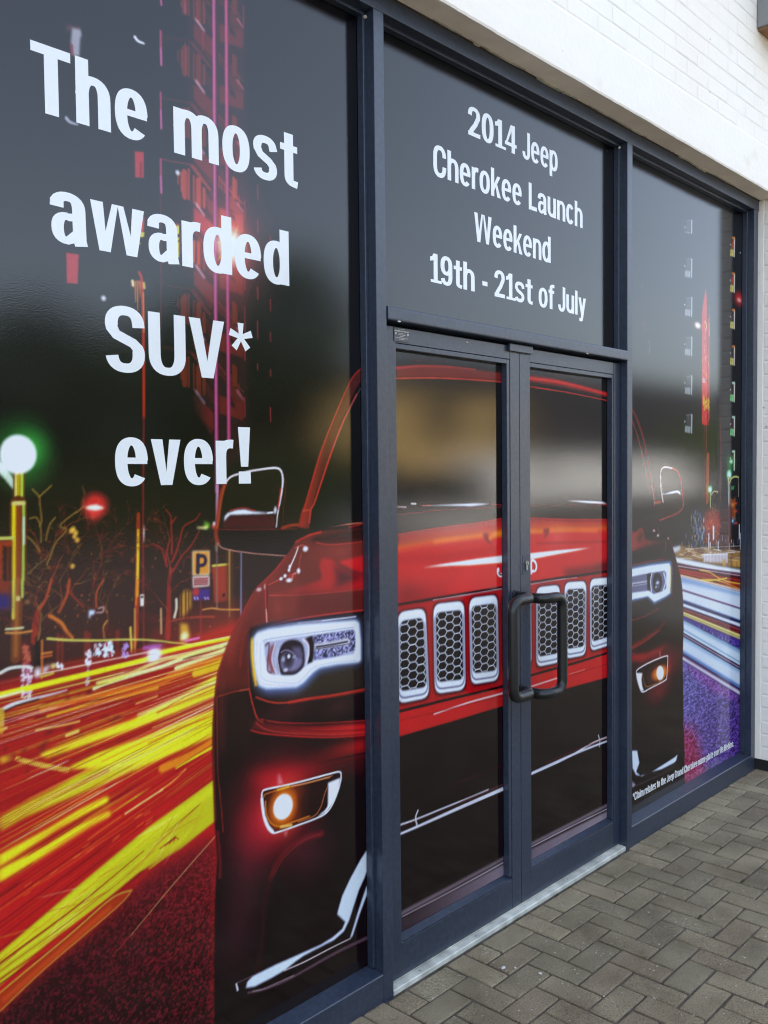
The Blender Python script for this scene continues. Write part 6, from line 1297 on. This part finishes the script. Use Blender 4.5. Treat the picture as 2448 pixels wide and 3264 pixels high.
# ================================================================ the far side of the car park (seen only mirrored in the glossy print)
def far_side():
    tan = plain('ochre_render', (.72, .50, .20), .8, 0, .12, .5); roof = plain('slate_roof', (.06, .06, .065), .7); dkw = plain('dark_window', (.02, .022, .025), .15)
    whp = plain('white_van_paint', (.80, .80, .78), .3); tyre = plain('tyre_rubber', (.015, .015, .016), .8); grey = plain('grey_cladding', (.028, .027, .030), .7, 0, .15, .6)
    leaf = plain('foliage_green', (.055, .080, .025), .8, 0, .5, 3.0); bark = plain('bark', (.08, .06, .045), .9)
    h = empty('house', (30, -28, 0), 'ochre rendered building across the car park with dark window and slate roof', 'building')
    b = MB(); b.box(22.4, 33.5, -30, -22, 0, 5.2); b.build('wall', tan, h)
    b = MB(); b.prism([(-21.6, 5.2), (-26, 6.6), (-30.4, 5.2)], 22.0, 33.9); b.build('roof', roof, h)
    for x, z, w_, hh in ((27.6, 2.9, 2.6, 2.0), (24.0, 3.1, 1.0, 1.2), (31.5, 3.1, 1.0, 1.2)):
        b = MB(); b.box(x, x+w_, -22.03, -21.96, z, z+hh); b.build('window', dkw, h)
    h = empty('warehouse', (42, -26, 0), 'long dark grey warehouse across the car park', 'building')
    b = MB(); b.box(33.9, 64, -34, -23, 0, 6.8); b.build('wall', grey, h)
    b = MB(); b.prism([(-22.5, 6.8), (-28, 8.0), (-34.5, 6.8)], 33.6, 64.4); b.build('roof', roof, h)
    for k in range(4):
        b = MB(); b.box(35+k*4.2, 37.6+k*4.2, -23.05, -22.95, .2, 3.1); b.build('shutter_door', dkw, h)
    def van(x, y, lab):
        v = empty('van', (x, y, 0), lab, 'van', 'white vans parked across the car park')
        b = MB(); b.prism([(x-2.8, .55), (x+2.6, .55), (x+2.65, 1.25), (x+2.0, 1.55), (x+1.4, 2.35), (x-2.7, 2.45), (x-2.85, 2.1)], y-.95, y+.95, 'y'); b.build('body', whp, v)
        b = MB(); b.prism([(x+.5, 1.6), (x+1.8, 1.6), (x+1.3, 2.2), (x+.5, 2.2)], y+.94, y+.96, 'y'); b.build('side_window', dkw, v)
        for s in (-1.5, 1.5):
            for t in (-.86, .86):
                b = MB(); b.tube([(x+s, y+t-.11, .36), (x+s, y+t+.11, .36)], .36, 20); b.build('wheel', tyre, v)
    van(29.9, -19.2, 'leftmost white van parked across the car park'); van(36.0, -19.6, 'middle white van of the three across the car park'); van(42.2, -19.3, 'rightmost white van parked across the car park')
    sil = plain('silver_car_paint', (.62, .62, .60), .3)
    v = empty('parked_car', (15.9, -11.5, 0), 'silver estate car parked left of the white vans', 'car'); x, y = 15.9, -11.5
    b = MB(); b.prism([(x-2.1, .3), (x+2.1, .3), (x+2.2, .65), (x+2.05, .92), (x-2.15, .98)], y-.85, y+.85, 'y'); b.build('body', sil, v)
    b = MB(); b.prism([(x-2.05, .985), (x+1.4, .935), (x+.8, 1.72), (x-1.8, 1.76)], y-.75, y+.75, 'y'); b.build('cabin', dkw, v)
    b = MB(); b.prism([(x-1.8, 1.763), (x+.8, 1.723), (x+.7, 1.75), (x-1.7, 1.79)], y-.72, y+.72, 'y'); b.build('roof', sil, v)
    for s in (-1.3, 1.35):
        for t in (-.78, .78):
            b = MB(); b.tube([(x+s, y+t-.1, .31), (x+s, y+t+.1, .31)], .31, 20); b.build('wheel', tyre, v)
    def tree(x, y, H, R, seed, lab):
        r = random.Random(seed); t = empty('tree', (x, y, 0), lab, 'tree', 'trees across the car park')
        b = MB(); b.tube([(x, y, 0), (x+.1, y, H*.3), (x-.05, y+.1, H*.6)], [.22, .17, .07], 10)
        for k in range(5):
            a = r.uniform(0, 6.3); b.tube([(x, y, H*.35), (x+math.cos(a)*R*.5, y+math.sin(a)*R*.5, H*.7)], [.09, .03], 6)
        b.build('trunk', bark, t)
        b = MB()
        for k in range(1500):
            a, c = r.uniform(0, 6.283), r.uniform(-1, 1); rad = R*(.45+.55*r.random())*(1+.25*math.sin(a*3+seed))
            s_ = math.sqrt(1-c*c); p = Vector((x+math.cos(a)*s_*rad, y+math.sin(a)*s_*rad, H*.64+c*H*.36*(.6+.4*r.random())))
            u = Vector((r.uniform(-1, 1), r.uniform(-1, 1), r.uniform(-1, 1))).normalized()*.22; w_ = u.orthogonal().normalized()*.16
            b.poly([p-u, p+w_, p+u, p-w_])
        b.build('crown', leaf, t)
    tree(10.5, -20, 6.2, 2.6, 1, 'leftmost small tree across the car park'); tree(16.0, -21, 7.2, 2.9, 2, 'broad tree left of the ochre building'); tree(20.3, -21.5, 9.6, 2.7, 3, 'tallest tree beside the ochre building')
    tree(5.6, -22, 5.0, 2.6, 4, 'low tree at the left end of the car park'); tree(0.5, -23, 5.4, 3.0, 5, 'tree behind the photographer'); tree(51.5, -20.5, 4.8, 3.0, 6, 'left green tree in front of the warehouse'); tree(57.0, -20.5, 4.9, 3.4, 7, 'right green tree in front of the warehouse')
    b = MB()
    r = random.Random(9)
    for k in range(5000):
        x = r.uniform(-6, 22); p = Vector((x, -19+r.uniform(-.5, .5), r.uniform(.1, 2.6)))
        u = Vector((r.uniform(-1, 1), r.uniform(-1, 1), r.uniform(-1, 1))).normalized()*.2; w_ = u.orthogonal().normalized()*.15
        b.poly([p-u, p+w_, p+u, p-w_])
    b.box(-6, 22, -19.3, -18.8, 0, 2.3); tag(b.build('hedge', leaf), 'long clipped green hedge on the far side of the car park', 'hedge')
far_side()
